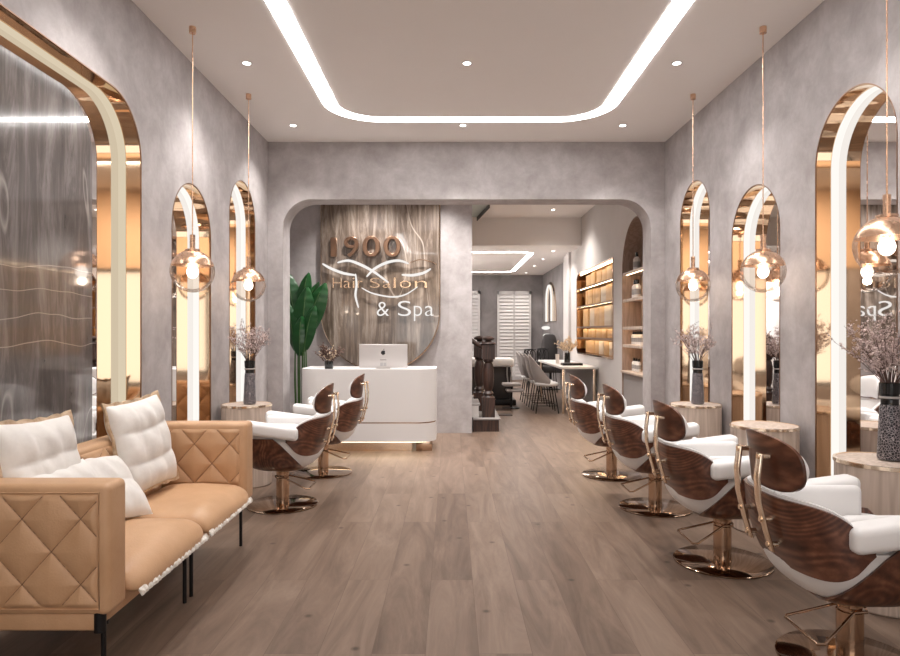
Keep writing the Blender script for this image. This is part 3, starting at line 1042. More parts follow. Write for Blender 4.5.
yn0, yn1, yf0, yf1 = 2.66, 2.815, 4.445, 4.61
XB, XFr = -2.11, -1.40
for y0, y1, out in ((yn0, yn1, -1), (yf0, yf1, 1)):
    a = MB().box(*[v_ for v_ in (XB - OX, XFr - OX)], y0 - OY, y1 - OY, 0.335, 0.875).build('armrest', 'tan_leather', so, bevel=0.028, seg=4, angle=60)
    yo, yi = (y0, y1) if out < 0 else (y1, y0)
    for yy, sgn in ((yo, out), (yi, -out)):
        fn = lambda x, z, h, yy=yy, sgn=sgn: L(x, yy + sgn * (h - 0.001), z)
        z0 = 0.372 if sgn == out else 0.46
        t_ = tuft(fn, XB + 0.02, XFr - 0.045, z0, 0.835, 0.24, 0.268, -1.514, 0.467, amp=0.024)
        p_ = t_.build('tufted_panel', 'tan_leather', a, angle=70)
        seams(fn, XB + 0.025, XFr - 0.05, z0 + .01, 0.83, 0.24, 0.268, -1.514, 0.467).build('stitching', 'seam_thread', p_)
    # piping around the panel
    z0 = 0.365
    pp = [L(XB + 0.012, yo + out * .002, z0), L(XFr - 0.04, yo + out * .002, z0), L(XFr - 0.04, yo + out * .002, 0.842), L(XB + 0.012, yo + out * .002, 0.842)]
    MB().tube(pp, 0.0035, 6, closed=True).build('piping', 'tan_leather', a)
bk = MB().box(XB - 0.0 - OX, XB + 0.14 - OX, yn1 - OY - 0.0, yf0 - OY, 0.335, 0.875).build('backrest', 'tan_leather', so, bevel=0.028, seg=4, angle=60)
fnb = lambda y, z, h: L(XB + 0.139 + h, y, z)
t_ = tuft(fnb, yn1 + 0.02, yf0 - 0.02, 0.50, 0.845, 0.26, 0.25, 3.95, 0.60, amp=0.02, na=260, nb=80).build('tufted_panel', 'tan_leather', bk, angle=70)
seams(fnb, yn1 + 0.02, yf0 - 0.02, 0.51, 0.84, 0.26, 0.25, 3.95, 0.60).build('stitching', 'seam_thread', t_)
MB().box(XB - OX + 0.01, XFr - 0.06 - OX, yn0 - OY + 0.012, yf1 - OY - 0.012, 0.268, 0.345).build('base_frame', 'tan_leather', so, bevel=0.012, seg=3)
for x in (XFr - 0.075, XB + 0.06):
    for y in (2.76, 3.60, 3.69, 4.56):
        lg = MB()
        lg.tube([L(x, y, 0), L(x, y, 0.27)], 0.011, 12)
        lg.tube([L(x, y, 0.262), L(x, y, 0.275)], 0.02, 12)
        lg.build('leg', 'black_metal', so)
MB().tube([L(XFr - 0.052, yn0 + 0.03, 0.262), L(XFr - 0.052, yn0 + 0.03, 0.348)], 0.024, 16).build('corner_bracket', 'black_metal', so)
# seat cushions
for k, (y0, y1) in enumerate(((yn1 + 0.002, 3.64), (3.64, yf0 - 0.002))):
    cu = empty
    x0, x1 = XB + 0.15, XFr + 0.045

    def g(u, v_, y0=y0, y1=y1, x0=x0, x1=x1, k=k):
        # u around plan, v from bottom centre to top centre
        c, s_ = se(math.cos(2 * PI * u), 9), se(math.sin(2 * PI * u), 9)
        t = (v_ - 0.5) * PI
        rr = max(0, math.cos(t)) ** 0.42
        z = 0.40 + (0.095 if t > 0 else 0.055) * math.copysign(abs(math.sin(t)) ** 0.9, t)
        x = (x0 + x1) / 2 + (x1 - x0) / 2 * rr * c
        y = (y0 + y1) / 2 + (y1 - y0) / 2 * rr * s_
        z += 0.012 * math.sin(x * 9 + k) * math.sin(y * 7) * max(0, math.sin(t))
        # front droops
        z -= 0.03 * max(0, (x - (x1 - 0.12)) / 0.12) ** 2
        return L(x, y, z)
    cc = MB().grid(g, 96, 28, wrap=True).build('seat_cushion', 'tan_leather', so, angle=80)
    rf_ = MB()
    rnd = random.Random(k)
    n = 60
    path = []
    for i in range(n + 1):
        y = y0 + 0.02 + (y1 - y0 - 0.04) * i / n
        path.append((x1 - 0.012, y))

    def rg(u, v_, path=path, x1=x1):
        i = u * (len(path) - 1)
        x, y = path[int(round(i))]
        wv = 0.006 * math.sin(i * 1.9) + 0.004 * math.sin(i * 0.7)
        return L(x + 0.004 + v_ * (0.014 + wv), y, 0.380 - 0.020 * v_ + 0.5 * wv * v_)
    rf_.thick(rg, lambda u, v_: tuple(Vector(rg(u, v_)) + Vector((0, 0, -0.012))), n, 4).build('ruffled_edge', 'seam_fringe', cc, angle=70)


# scatter cushions
def pillow(loc, rot, w_, h_, t_, label, quilt=3, seed=1, frill=True):
    e = empty('scatter_cushion', loc, label, 'cushion', 'white scatter cushions on the sofa')
    e.rotation_euler = rot
    rnd = random.Random(seed)
    ph_ = rnd.uniform(0, 6)

    def surf(u, v_, s_):
        a, b_ = 2 * u - 1, 2 * v_ - 1
        pin = 1 - 0.06 * (1 - a * a) * abs(b_) ** 2
        pin2 = 1 - 0.05 * (1 - b_ * b_) * abs(a) ** 2
        x = a * w_ / 2 * pin2
        z = b_ * h_ / 2 * pin
        th = t_ / 2 * ((1 - a ** 4) * (1 - b_ ** 4)) ** 0.55
        qz = abs(math.sin(PI * quilt * (v_ + 0.02 * math.sin(5 * u + ph_)))) ** 0.6
        qx = abs(math.sin(PI * 3 * (u + 0.015 * math.sin(7 * v_ + ph_)))) ** 0.5
        th *= 0.70 + 0.30 * qz * (0.55 + 0.45 * qx)
        th += 0.003 * math.sin(23 * u + 9 * v_ + ph_) * (1 - abs(a)) ** .5 + 0.003 * math.sin(31 * u * v_ + ph_) * (1 - abs(b_)) ** .5 * (1 - abs(a)) ** .5
        return (x, s_ * th, z + h_ / 2)
    mb = MB()
    mb.grid(lambda u, v_: surf(u, v_, -1), 48, 48)
    mb.grid(lambda u, v_: surf(1 - u, v_, 1), 48, 48)
    mb.build('cushion_cover', 'white_cloth', e, angle=80)
    if frill:
        n = 40
        outline = []
        for i in range(n):
            outline.append((i / n, 0))
        for i in range(n):
            outline.append((1, i / n))
        for i in range(n):
            outline.append((1 - i / n, 1))
        for i in range(n):
            outline.append((0, 1 - i / n))
        m_ = len(outline)

        def fr(u, v_):
            i = int(round(u * m_)) % m_
            a, b_ = outline[i]
            p = Vector(surf(a, b_, 0))
            c = Vector((0, 0, h_ / 2))
            d = Vector((max(-1, min(1, (2 * a - 1) * 1.0)) ** 5, 0, (2 * b_ - 1) ** 5))
            return p + d * (0.026 * v_ - 0.012) + Vector((0, 0.006 * math.sin(i * 0.55) * v_, 0.004 * math.sin(i * 0.8) * v_))
        mb = MB()
        mb.thick(lambda u, v_: tuple(fr(u, v_) + Vector((0, 0.007, 0))), lambda u, v_: tuple(fr(u, v_) + Vector((0, -0.007, 0))), m_, 3)
        mb.build('tan_piping', 'tan_fringe', e, angle=80)
    return e


R3 = math.radians
pillow((-1.84, 3.02, 0.52), (R3(-13), R3(2), R3(84)), 0.50, 0.59, 0.17, 'large upright white quilted cushion with tan edging at the near end of the sofa', 3, 1)
pillow((-1.84, 4.02, 0.53), (R3(-13), R3(-3), R3(82)), 0.52, 0.57, 0.18, 'upright white quilted cushion with tan edging on the far seat', 3, 2)
pillow((-1.74, 3.44, 0.50), (R3(-42), R3(6), R3(74)), 0.46, 0.42, 0.16, 'white quilted cushion slumped low in the middle of the sofa', 2, 3, False)
pillow((-1.66, 3.04, 0.50), (R3(-30), R3(0), R3(86)), 0.44, 0.42, 0.13, 'low white cushion lying in front of the near upright cushion', 2, 4, False)

# ------------------------------------------------------------------ reception desk
DX0, DX1, DY0, DY1 = -1.905, -0.19, 8.10, 8.80


def plan(x0, x1, y0, y1, r_, n=10):
    p = []
    for k in range(n + 1):
        t = PI + PI / 2 * k / n
        p.append((x0 + r_ + r_ * math.cos(t), y0 + r_ + r_ * math.sin(t)))
    for k in range(n + 1):
        t = 1.5 * PI + PI / 2 * k / n
        p.append((x1 - r_ + r_ * math.cos(t), y0 + r_ + r_ * math.sin(t)))
    return p + [(x1, y1), (x0, y1)]


de = empty('reception_desk', ((DX0 + DX1) / 2, 8.45, 0), 'white curved reception desk with a thin gold band and glowing base', 'desk')
dc = ((DX0 + DX1) / 2, 8.45)
fz = lambda a, b_, d: (a - dc[0], b_ - dc[1], d)
MB().prism(plan(DX0, DX1, DY0, DY1, 0.24), [], fz, 0.374, 1.015).build('desk_body', 'white_lacquer', de, angle=30)
MB().prism(plan(DX0, DX1, DY0, DY1, 0.24), [plan(DX0 + 0.05, DX1 - 0.05, DY0 + 0.05, DY1 - 0.05, 0.2)], fz, 1.015, 1.036).build('desk_rim', 'white_lacquer', de, angle=30)
MB().prism(plan(DX0 + .006, DX1 - .006, DY0 + .006, DY1 - .006, 0.234), [], fz, 0.358, 0.374).build('gold_band', 'bronze', de, angle=30)
MB().prism(plan(DX0, DX1, DY0, DY1, 0.24), [], fz, 0.128, 0.358).build('desk_plinth', 'white_lacquer', de, angle=30)
MB().box(DX0 + 0.12 - dc[0], DX1 - 0.30 - dc[0], 8.20 - dc[1], 8.7 - dc[1], 0, 0.128).build('toe_kick', 'brass', de)
MB().box(DX1 - 0.25 - dc[0], DX1 - 0.05 - dc[0], 8.20 - dc[1], 8.7 - dc[1], 0, 0.128).build('corner_foot', 'bronze', de, bevel=0.004)
ls = plan(DX0 + .05, DX1 - .05, DY0 + .04, DY1 - .02, 0.2)
ls2 = plan(DX0 + .07, DX1 - .07, DY0 + .06, DY1 - .04, 0.18)
MB().prism(ls, [ls2], fz, 0.118, 0.127).build('light_strip', 'desk_led', de, smooth=False)
for s_ in (DX0, DX1 - 0.075):
    pass

# computer
cx, cy = -0.885, 8.50
cm = empty('desktop_computer', (cx, cy, 1.015), 'silver desktop computer seen from behind on the reception desk', 'computer')
mb = MB().box(-0.315, 0.315, -0.012, 0.012, 0.02, 0.325)
mb.build('display_housing', 'silver', cm, bevel=0.006, seg=3)
MB().box(-0.305, 0.305, 0.0125, 0.014, 0.05, 0.315).build('screen', 'black_gloss', cm)
MB().box(-.11, .11, -.07, .09, 0, 0.006).box(-.09, .09, -.011, .011, 0.005, 0.022).build('stand', 'silver', cm)
# apple mark
ap = []
for k in range(48):
    t = 2 * PI * k / 48
    x, z = 0.030 * math.cos(t), 0.031 * math.sin(t)
    if abs(math.cos(t)) < 0.35:
        z -= math.copysign((0.35 - abs(math.cos(t))) * 0.016, z)
    x *= 1.0 if z > -0.005 else 1 - 0.25 * min(1, (-z - .005) / 0.025) * 0.8
    d = math.hypot(x - 0.036, z - 0.006)
    if d < 0.014:
        x -= (0.014 - d)
    ap.append((x, z + 0.215))
lf = [(0.0, 0.250), (0.004, 0.260), (0.013, 0.267), (0.014, 0.258), (0.008, 0.251)]
MB().prism(ap, [], RY, -0.0135, -0.0121).prism(lf, [], RY, -0.0135, -0.0121).build('apple_mark', 'black_gloss', cm, smooth=False)
mb = MB().box(-0.042, 0.042, -0.0135, -0.0121, 0.118, 0.124)
mb.build('lettering_line', 'black_gloss', cm)
mb = MB()
for k in range(2):
    mb.box(-0.04 + k * 0.044, -0.004 + k * 0.044, -0.0135, -0.0121, 0.04, 0.085)
mb.build('print_block', 'grey_mark', cm)

# bouquet on the desk
bq = empty('desk_bouquet', (-1.57, 8.36, 1.015), 'small dark bouquet in a black pot on the left of the reception desk', 'flowers')
MB().lathe([(0, 0), (0.05, 0), (0.055, 0.01), (0.055, 0.11), (0.048, 0.11), (0.045, 0.09), (0, 0.09)], seg=24, cap=False).build('flower_pot', 'black_gloss', bq)
st, bl = blossom(40, 26, 0.24, 0.19, 0.10, 0.9, 0.011)
st.build('flower_stems', 'twig', bq, recalc=False)
st, bl2 = blossom(41, 12, 0.22, 0.17, 0.10, 0.7, 0.011)
bl2.build('pale_flower_heads', 'cream_petal', bq, recalc=False, smooth=False)
bl.build('flower_heads', 'dried_brown', bq, recalc=False, smooth=False)

# ------------------------------------------------------------------ sign panel
sy = 9.56
sg = empty('salon_sign', (-1.04, sy, 0), 'glossy taupe marble sign panel with rounded bottom and lit writing behind reception', 'sign')
s0 = (-1.04, sy, 0)
pn = [(-1.905, 3.60), (-1.905, 1.80)]
for k in range(1, 32):
    t = PI + PI * k / 32
    pn.append((-1.04 + 0.865 * math.cos(t), 1.80 + 0.865 * math.sin(t)))
pn += [(-0.175, 1.80), (-0.175, 3.60)]
MB().prism(pn, [], lambda a, b_, d: (a + 1.04, d - sy, b_), sy, YR - 0.004).build('sign_panel', 'taupe_marble', sg, smooth=False)
ed = [((p[0] + 1.04) * 1.006, -0.004 + 0.03, (p[1] - 1.8) * 1.006 + 1.8) for p in pn]
MB().tube(ed, 0.014, 6).build('edge_trim', 'brass', sg)
K = sy / 650.0


def px(x, y):
    return ((x - 451) * K, (332 - y) * K + 1.5)


def lab(body, name, mat, x0, x1, ytop, ybot, depth, **kw):
    a, zt = px(x0, ytop)
    b_, zb = px(x1, ybot)
    return text(name, body, mat, sg, a, zb, zt - zb, b_ - a, sy - depth / 2 - 0.012, depth, s0, **kw)


lab('1', 'numeral', 'dark_bronze', 331, 337, 238, 257, 0.03, bevel=0.006)
lab('9', 'numeral', 'dark_bronze', 344.5, 359, 237, 257.5, 0.04, bevel=0.010)
lab('0', 'numeral', 'dark_bronze', 363, 380.5, 236.5, 257.5, 0.05, bevel=0.014)
lab('0', 'numeral', 'dark_bronze', 384, 401, 236.5, 257.5, 0.05, bevel=0.014)
for c_, a_, b_, t_, u_ in (('H', 333, 342, 278, 288), ('a', 344, 351, 281, 288), ('i', 353, 355, 278, 288), ('r', 358, 363, 281, 288),
                      ('S', 370, 380, 278, 288), ('a', 383, 391, 281, 288), ('l', 394, 396, 278, 288), ('o', 400, 411, 281, 288), ('n', 415, 427, 281, 288)):
    lab(c_, 'letter', 'brass', a_, b_, t_, u_, 0.02, off=-0.012)
for c_, a_, b_, t_, u_ in (('&', 377, 389, 302, 316), ('S', 398, 411, 301, 316), ('p', 414, 422, 306, 321), ('a', 425, 434, 306, 316)):
    lab(c_, 'letter', 'neon', a_, b_, t_, u_, 0.02, off=-0.012)


def stroke(pts, r_, mat='neon'):
    P3 = [Vector((px(x, y)[0] + 1.04, -0.05, px(x, y)[1])) for x, y in pts]
    out = []
    n = len(P3)
    for i in range(n - 1):
        p0, p1, p2, p3 = P3[max(i - 1, 0)], P3[i], P3[i + 1], P3[min(i + 2, n - 1)]
        for k in range(8):
            t = k / 8
            out.append(0.5 * ((2 * p1) + (p2 - p0) * t + (2 * p0 - 5 * p1 + 4 * p2 - p3) * t * t + (3 * p1 - p0 - 3 * p2 + p3) * t ** 3))
    out.append(P3[-1])
    m_ = len(out)
    rad = [r_ * (0.35 + 0.65 * math.sin(PI * k / (m_ - 1)) ** 0.5) for k in range(m_)]
    MB().tube(out, rad, 8).build('neon_and_glint_stroke', mat, sg)


stroke([(323, 264), (332, 269), (344, 273.5), (356, 275.5)], 0.02)
stroke([(338, 263), (349, 261), (361, 265), (374, 272), (389, 283)], 0.02)
stroke([(367, 277), (375, 269), (387, 263), (399, 261), (409, 264)], 0.02)
stroke([(402, 275), (413, 275.5), (424, 273), (431, 269)], 0.02)
stroke([(362, 288), (373, 293.5), (391, 297), (405, 295), (418, 287)], 0.011)
stroke([(410, 263), (420, 260), (431, 262), (437, 265)], 0.007, 'bronze')
stroke([(356, 274), (357, 285), (356, 296), (359, 308)], 0.016)  # white stroke imitates a light strip's reflection in the panel, not neon writing

# banana plant
bp_ = empty('banana_plant', (-2.11, 9.12, 0), 'tall glossy green leaf plant in a black pot left of the reception desk', 'plant')
MB().box(-0.12, 0.12, -0.12, 0.12, 0, 0.36).build('plant_pot', 'black_gloss', bp_, bevel=0.01)
MB().box(-0.105, 0.105, -0.105, 0.105, 0.355, 0.365).build('soil', 'soil', bp_)
leaves = [(-0.05, -0.02, 2.32, -0.17, 0.78, 0.20, 0.1), (0.02, -0.03, 2.33, 0.12, 0.60, 0.13, 0.5), (0.06, -0.06, 2.18, 0.36, 0.80, 0.22, -0.2),
          (0.03, -0.08, 2.12, 0.12, 0.86, 0.21, 0.15), (-0.02, -0.04, 2.20, 0.26, 0.72, 0.14, 0.7), (0.05, -0.11, 1.86, 0.24, 0.66, 0.17, -0.4),
          (-0.05, -0.06, 1.90, -0.14, 0.72, 0.15, -0.5), (0.0, -0.10, 1.72, 0.06, 0.60, 0.14, 0.3)]
for (bx, by, tz, tx, ln, wd, tw) in leaves:
    f = MB()
    base = Vector((bx * 1.3, by * 0.6, tz - ln * 0.92))
    tip = Vector((tx, by * 2.2, tz))
    cen = [base.lerp(tip, k / 14) + Vector((0.0, -0.05 * math.sin(PI * k / 14), 0.05 * math.sin(PI * k / 14))) for k in range(15)]

    def g(u, v_, cen=cen, wd=wd, tw=tw):
        k = u * 14
        i = min(13, int(k)); c = cen[i].lerp(cen[i + 1], k - i)
        ww = wd * (math.sin(PI * min(1, u * 0.93 + 0.05)) ** 0.65) * (1.05 - 0.35 * u)
        s_ = 2 * v_ - 1
        d = Vector((math.cos(tw), math.sin(tw) * 0.8, 0))
        return tuple(c + d * (s_ * ww * 0.85) + Vector((0, 0.04 * abs(s_) + 0.002 * math.sin(u * 40), -0.10 * ww * abs(s_))))
    f.thick(g, lambda u, v_: tuple(Vector(g(u, v_)) + Vector((0, 0.003, 0))), 42, 10)
    lf_ = f.build('leaf', 'leaf_green', bp_, angle=70)
    MB().tube([(bx * 1.2, by * 0.4, 0.36), (bx * 1.5, by * .5, (tz - ln) * 0.6 + 0.14), tuple(base)] + [tuple(c - Vector((0, 0.004, 0))) for c in cen[1:13:2]], [0.012, 0.011, 0.009] + [0.006] * 6, 6).build('leaf_stalk', 'leaf_stem', lf_)

# ------------------------------------------------------------------ stairs
tr_ = empty('staircase', (0.3, 10.3, 0), 'bottom steps of a dark staircase beside the end of the reception wall', 'staircase')
for k in range(3):
    x1 = 0.72 - 0.30 * k
    MB().box((0.335 if k == 0 else -0.85) - 0.3, x1 - 0.3, 9.86 + (-0.08 if k == 0 else 0) - 10.3, 11.2 - 10.3, 0.205 * k, 0.205 * (k + 1) - 0.03).build('step_riser', 'mahogany' if k == 0 else 'hall_paint', tr_)
    MB().box((0.335 if k == 0 else -0.85) - 0.3, x1 + 0.025 - 0.3, 9.86 + (-0.10 if k == 0 else 0) - 10.3, 11.2 - 10.3, 0.205 * (k + 1) - 0.03, 0.205 * (k + 1)).build('step_tread', 'grey_panel', tr_, bevel=0.008)


def newel(loc, label, hgt=1.23):
    e = empty('newel_post', loc, label, 'newel post', 'dark turned newel posts')
    mb = MB().box(-0.095, 0.095, -0.095, 0.095, 0, 0.30)
    mb.lathe([(0.09, 0.30), (0.07, 0.33), (0.085, 0.36), (0.055, 0.40), (0.075, 0.46), (0.085, 0.55), (0.085, 0.72), (0.07, 0.80), (0.055, 0.83), (0.08, 0.85), (0.075, 0.88)], seg=24)
    mb.box(-0.095, 0.095, -0.095, 0.095, 0.88, 1.10)
    mb.lathe([(0.095, 1.10), (0.115, 1.115), (0.105, 1.135), (0.05, 1.15), (0.045, 1.165), (0.09, 1.18), (0.095, 1.20), (0.06, 1.225), (0.0, 1.235)], seg=24)
    mb.build('post', 'mahogany', e, angle=35)
    return e


newel((0.57, 9.93, 0.205), 'dark carved wooden newel post at the foot of the stairs')
nn = newel((0.47, 10.72, 0.205), 'second dark newel post standing just behind the first')
hr = empty('stair_handrail', (0.4, 10.0, 0), 'dark wooden handrail rising left behind the front newel post', 'handrail')
MB().tube([(0.10, -0.05, 1.25), (-0.1, -0.05, 1.38), (-0.75, -0.05, 1.83)], 0.035, 12).build('rail', 'mahogany', hr)
for k in range(2):
    MB().tube([(-0.10 - 0.2 * k, -0.05, 0.62 + .2 * k), (-0.10 - 0.2 * k, -0.05, 1.36 + 0.15 * k)], 0.016, 8).build('baluster', 'mahogany', hr)

# ------------------------------------------------------------------ wall display
dp = empty('wall_display', (HR, 12.3, 0), 'recessed bronze framed display of lit shelves in the hall wall', 'shelving')
y0, y1 = 10.16 * SC, 13.1 * SC
lz = lambda x, y, z: (x - HR, y - 12.3, z)


def lbox(mb, x0, x1, y0, y1, z0, z1, o=(HR, 12.3, 0)):
    return mb.box(x0 - o[0], x1 - o[0], y0 - o[1], y1 - o[1], z0, z1)


lbox(MB(), HR + 0.29, HR + 0.30, y0, y1, ZS(1.07), ZS(2.67)).build('back_panel', 'tan_card', dp)
fr_o = rect
fr_i = [(10.19, 1.10), (12.98, 1.10), (13.06, 1.17), (13.06, 2.53), (12.93, 2.64), (10.19, 2.64)]
fr_i = [(a * SC, ZS(z)) for a, z in fr_i]
MB().prism(fr_o, [fr_i], lambda a, b_, d: (d - HR, a - 12.3, b_), HR - 0.012, HR + 0.28).build('frame', 'bronze', dp, smooth=False)
zs = [ZS(z) for z in (1.10, 1.39, 1.60, 2.00, 2.35)]
for k, z in enumerate(zs):
    if k:
        lbox(MB(), HR - 0.005, HR + 0.288, y0 + .03, y1 - .03, z - 0.012, z + 0.006).box(-0.005, 0.003, y0 + .03 - 12.3, y1 - .03 - 12.3, z - 0.026, z - 0.012).build('shelf', 'dark_bronze', dp)
for k, z in enumerate([ZS(z) - 0.012 for z in (1.39, 1.60, 2.00, 2.35, 2.64)]):
    lbox(MB(), HR + 0.035, HR + 0.05, y0 + .05, y1 - .16, z - 0.007, z - 0.001).build('light_strip', 'warm_led', dp)
rnd = random.Random(5)
box_labels = ['bottom', 'second', 'third', 'fourth', 'top']
proto = {}
for r_i in range(5):
    z0 = zs[r_i] + 0.007
    z1 = ZS([1.39, 1.60, 2.0, 2.35, 2.64][r_i]) - 0.03
    y = 10.24 * SC
    k = 0
    nm = ['first', 'second', 'third', 'fourth', 'fifth', 'sixth', 'seventh', 'eighth']
    while y < 12.85 * SC:
        wd = rnd.choice([0.22, 0.34, 0.42, 0.5])
        if y + wd > 12.94 * SC:
            break
        mt = rnd.choice(['tan_card', 'tan_card', 'tan_card', 'pale_card', 'orange_card']) if r_i in (0, 2) else rnd.choice(['tan_card', 'tan_card', 'tan_card', 'pale_card'])
        hh = (z1 - z0) * rnd.choice([0.88, 0.92, 0.92])
        cn = {'tan_card': 'tan', 'pale_card': 'pale cream', 'orange_card': 'orange brown'}[mt]
        o = MB().box(-0.04, 0.04, -wd / 2 + 0.005, wd / 2 - 0.005, 0, hh).build('display_box', mt, bevel=0.003)
        o.location = (HR + 0.14 + rnd.uniform(-.02, .02), y + wd / 2, z0)
        tag(o, '%s box, %s from the near end, %s row of lit display' % (cn, nm[min(k, 7)], box_labels[r_i]), 'box', 'boxes on the lit wall display')
        y += wd + 0.012
        k += 1

# arched product niche
an = empty('product_shelf', (HR, yam, 0), 'arched wood lined shelf niche just beyond the right side of the arch', 'shelving')
o_ = (HR, yam, 0)
A0 = arch(ya0, ya1, za, None, n=20, z0=0.0)
A1 = arch(ya0 + 0.012, ya1 - 0.012, za - 0.012, None, n=20, z0=0.0)
n = len(A0)
vs_ = []
for d in (-0.002, 0.30):
    vs_ += [(d, p[0] - yam, p[1]) for p in A0] + [(d, p[0] - yam, p[1]) for p in A1]
fs_ = []
for k in range(n - 1):
    fs_ += [(n + k, n + k + 1, 3 * n + k + 1, 3 * n + k), (k, k + 1, n + k + 1, n + k), (2 * n + k, 2 * n + k + 1, 3 * n + k + 1, 3 * n + k)]
MB().add(vs_, fs_).build('arch_lining', 'brown_veneer', an, angle=50)
MB().prism(A1, [], lambda a, b_, d: (d - HR, a - yam, b_), HR + 0.301, HR + 0.33).build('back_panel', 'shelf_wood', an, smooth=False)
lbox(MB(), HR - 0.03, HR + 0.30, ya0 + 0.015, ya1 - 0.015, ZS(0.935) - 0.035, ZS(0.935), o_).build('counter', 'shelf_wood', an, bevel=0.004)
lbox(MB(), HR + 0.02, HR + 0.04, ya0 + 0.015, ya1 - 0.015, 0.0, ZS(0.935) - 0.035, o_).build('lower_panel', 'grey_panel', an)
sz = [ZS(z) for z in (1.32, 1.577, 1.98, 2.37)]
for z in sz:
    s_ = lbox(MB(), HR + 0.005, HR + 0.30, ya0 + 0.015, ya1 - 0.015, z - 0.03, z, o_).box(0.005, 0.014, ya0 + 0.015 - yam, ya1 - 0.015 - yam, z - 0.048, z - 0.03).build('shelf', 'shelf_wood', an, bevel=0.003)
    lbox(MB(), HR + 0.05, HR + 0.065, ya0 + 0.04, ya1 - 0.05, z - 0.036, z - 0.031, o_).build('light_strip', 'warm_led', s_)

# products
bot = MB().lathe([(0, 0), (0.032, 0), (0.034, 0.008), (0.034, 0.13), (0.02, 0.15), (0.014, 0.155), (0.014, 0.17), (0, 0.17)], seg=20, cap=False)
bcap = MB().lathe([(0.0165, 0.155), (0.0165, 0.20), (0, 0.20)], seg=16, cap=False)
lbl = MB().lathe([(0.0345, 0.04), (0.0345, 0.10)], seg=20, cap=False)
bm_, bc_, bl_ = None, None, None
fb = None
rows = [(0.936, 'wooden counter', [9.42, 9.30, 9.18]), (1.321, 'lowest shelf', [9.44, 9.34, 9.24, 9.14, 9.04]), (1.981, 'third shelf', [9.36, 9.24]), (2.371, 'top shelf', [9.28])]
nm = ['farthest', 'second', 'third', 'fourth', 'fifth']
rows = [(ZS(z), ds, [q * SC for q in ys]) for z, ds, ys in rows]
for z, ds, ys in rows:
    for k, y in enumerate(ys):
        t_ = '%s white bottle from the far end of the %s in the arched niche' % (nm[k], ds)
        if len(ys) == 1:
            t_ = 'lone white bottle with black cap on the %s in the arched niche' % ds
        if fb is None:
            fb = empty('product_bottle', (HR + 0.12, y, z), t_, 'bottle', 'product bottles in the arched niche')
            bot.build('bottle_body', 'bottle_white', fb)
            bcap.build('cap', 'black_gloss', fb)
            lbl.build('bottle_label', 'grey_mark', fb)
        else:
            c = dup(fb, (HR + 0.12, y, z), t_)
            if z > 1.9:
                c.scale = (1.5, 1.5, 1.4)

# ------------------------------------------------------------------ hall table, chairs
tb = empty('counter_table', (2.2, 12.9, 0), 'long white counter table with gold legs along the hall wall', 'table')
MB().box(2.01 - 2.2, 2.69 - 2.2, 11.88 - 12.9, 15.0 - 12.9, 0.82, 0.86).build('table_top', 'white_lacquer', tb, bevel=0.004)
for x in (2.06, 2.63):
    for y in (11.94, 14.9):
        MB().box(x - 0.02 - 2.2, x + 0.02 - 2.2, y - 0.02 - 12.9, y + 0.02 - 12.9, 0, 0.82).build('leg', 'brass', tb, bevel=0.003)
MB().box(2.60 - 2.2, 2.62 - 2.2, 12.0 - 12.9, 14.8 - 12.9, 0.1, 0.82).build('back_panel', 'grey_panel', tb)
cc = empty('counter_chair', (1.74, 12.15, 0), 'nearest grey shell counter chair with thin black legs', 'chair', 'grey counter chairs')


def shell(u, v_, off=0.0):
    th = (u - 0.5) * math.radians(210)
    zt = 0.62 + 0.46 * max(0, math.cos(th / 1.25)) ** 1.6
    z = 0.52 + (zt - 0.52) * v_
    f = 0.72 + 0.28 * min(1, v_ * 2.2) ** .6
    lean = 0.16 * max(0, z - 0.6) * max(0, math.cos(th))
    return (0.02 - (0.24 * f - off) * math.cos(th) - lean, (0.25 * f - off) * math.sin(th), z)


MB().thick(lambda u, v_: shell(u, v_), lambda u, v_: shell(u, v_, 0.02), 30, 10).build('shell_back', 'grey_fabric', cc, angle=70)
MB().grid(lambda u, v_: (0.04 + 0.22 * se(math.cos(2 * PI * u), 2.6) * max(0, math.cos((v_ - .5) * PI)) ** .4, 0.225 * se(math.sin(2 * PI * u), 2.6) * max(0, math.cos((v_ - .5) * PI)) ** .4, 0.535 + 0.045 * math.sin((v_ - .5) * PI)), 32, 10, wrap=True).build('seat_pad', 'white_leather', cc, angle=70)
for sx in (-1, 1):
    for sy_ in (-1, 1):
        MB().tube([(0.03 + 0.13 * sx, 0.14 * sy_, 0.51), (0.03 + 0.21 * sx, 0.21 * sy_, 0)], 0.010, 8).build('leg', 'black_metal', cc)
MB().tube([(0.03 + .19, .19, .14), (0.03 - .19, .19, .14), (0.03 - .19, -.19, .14), (0.03 + .19, -.19, .14)], 0.007, 6, closed=True).build('foot_ring', 'black_metal', cc)
for k, t_ in enumerate(['second grey counter chair from the near end of the white table', 'third grey counter chair from the near end of the white table', 'farthest grey counter chair in the row at the white table']):
    dup(cc, (1.73 - 0.015 * k, 12.76 + 0.66 * k, 0), t_)

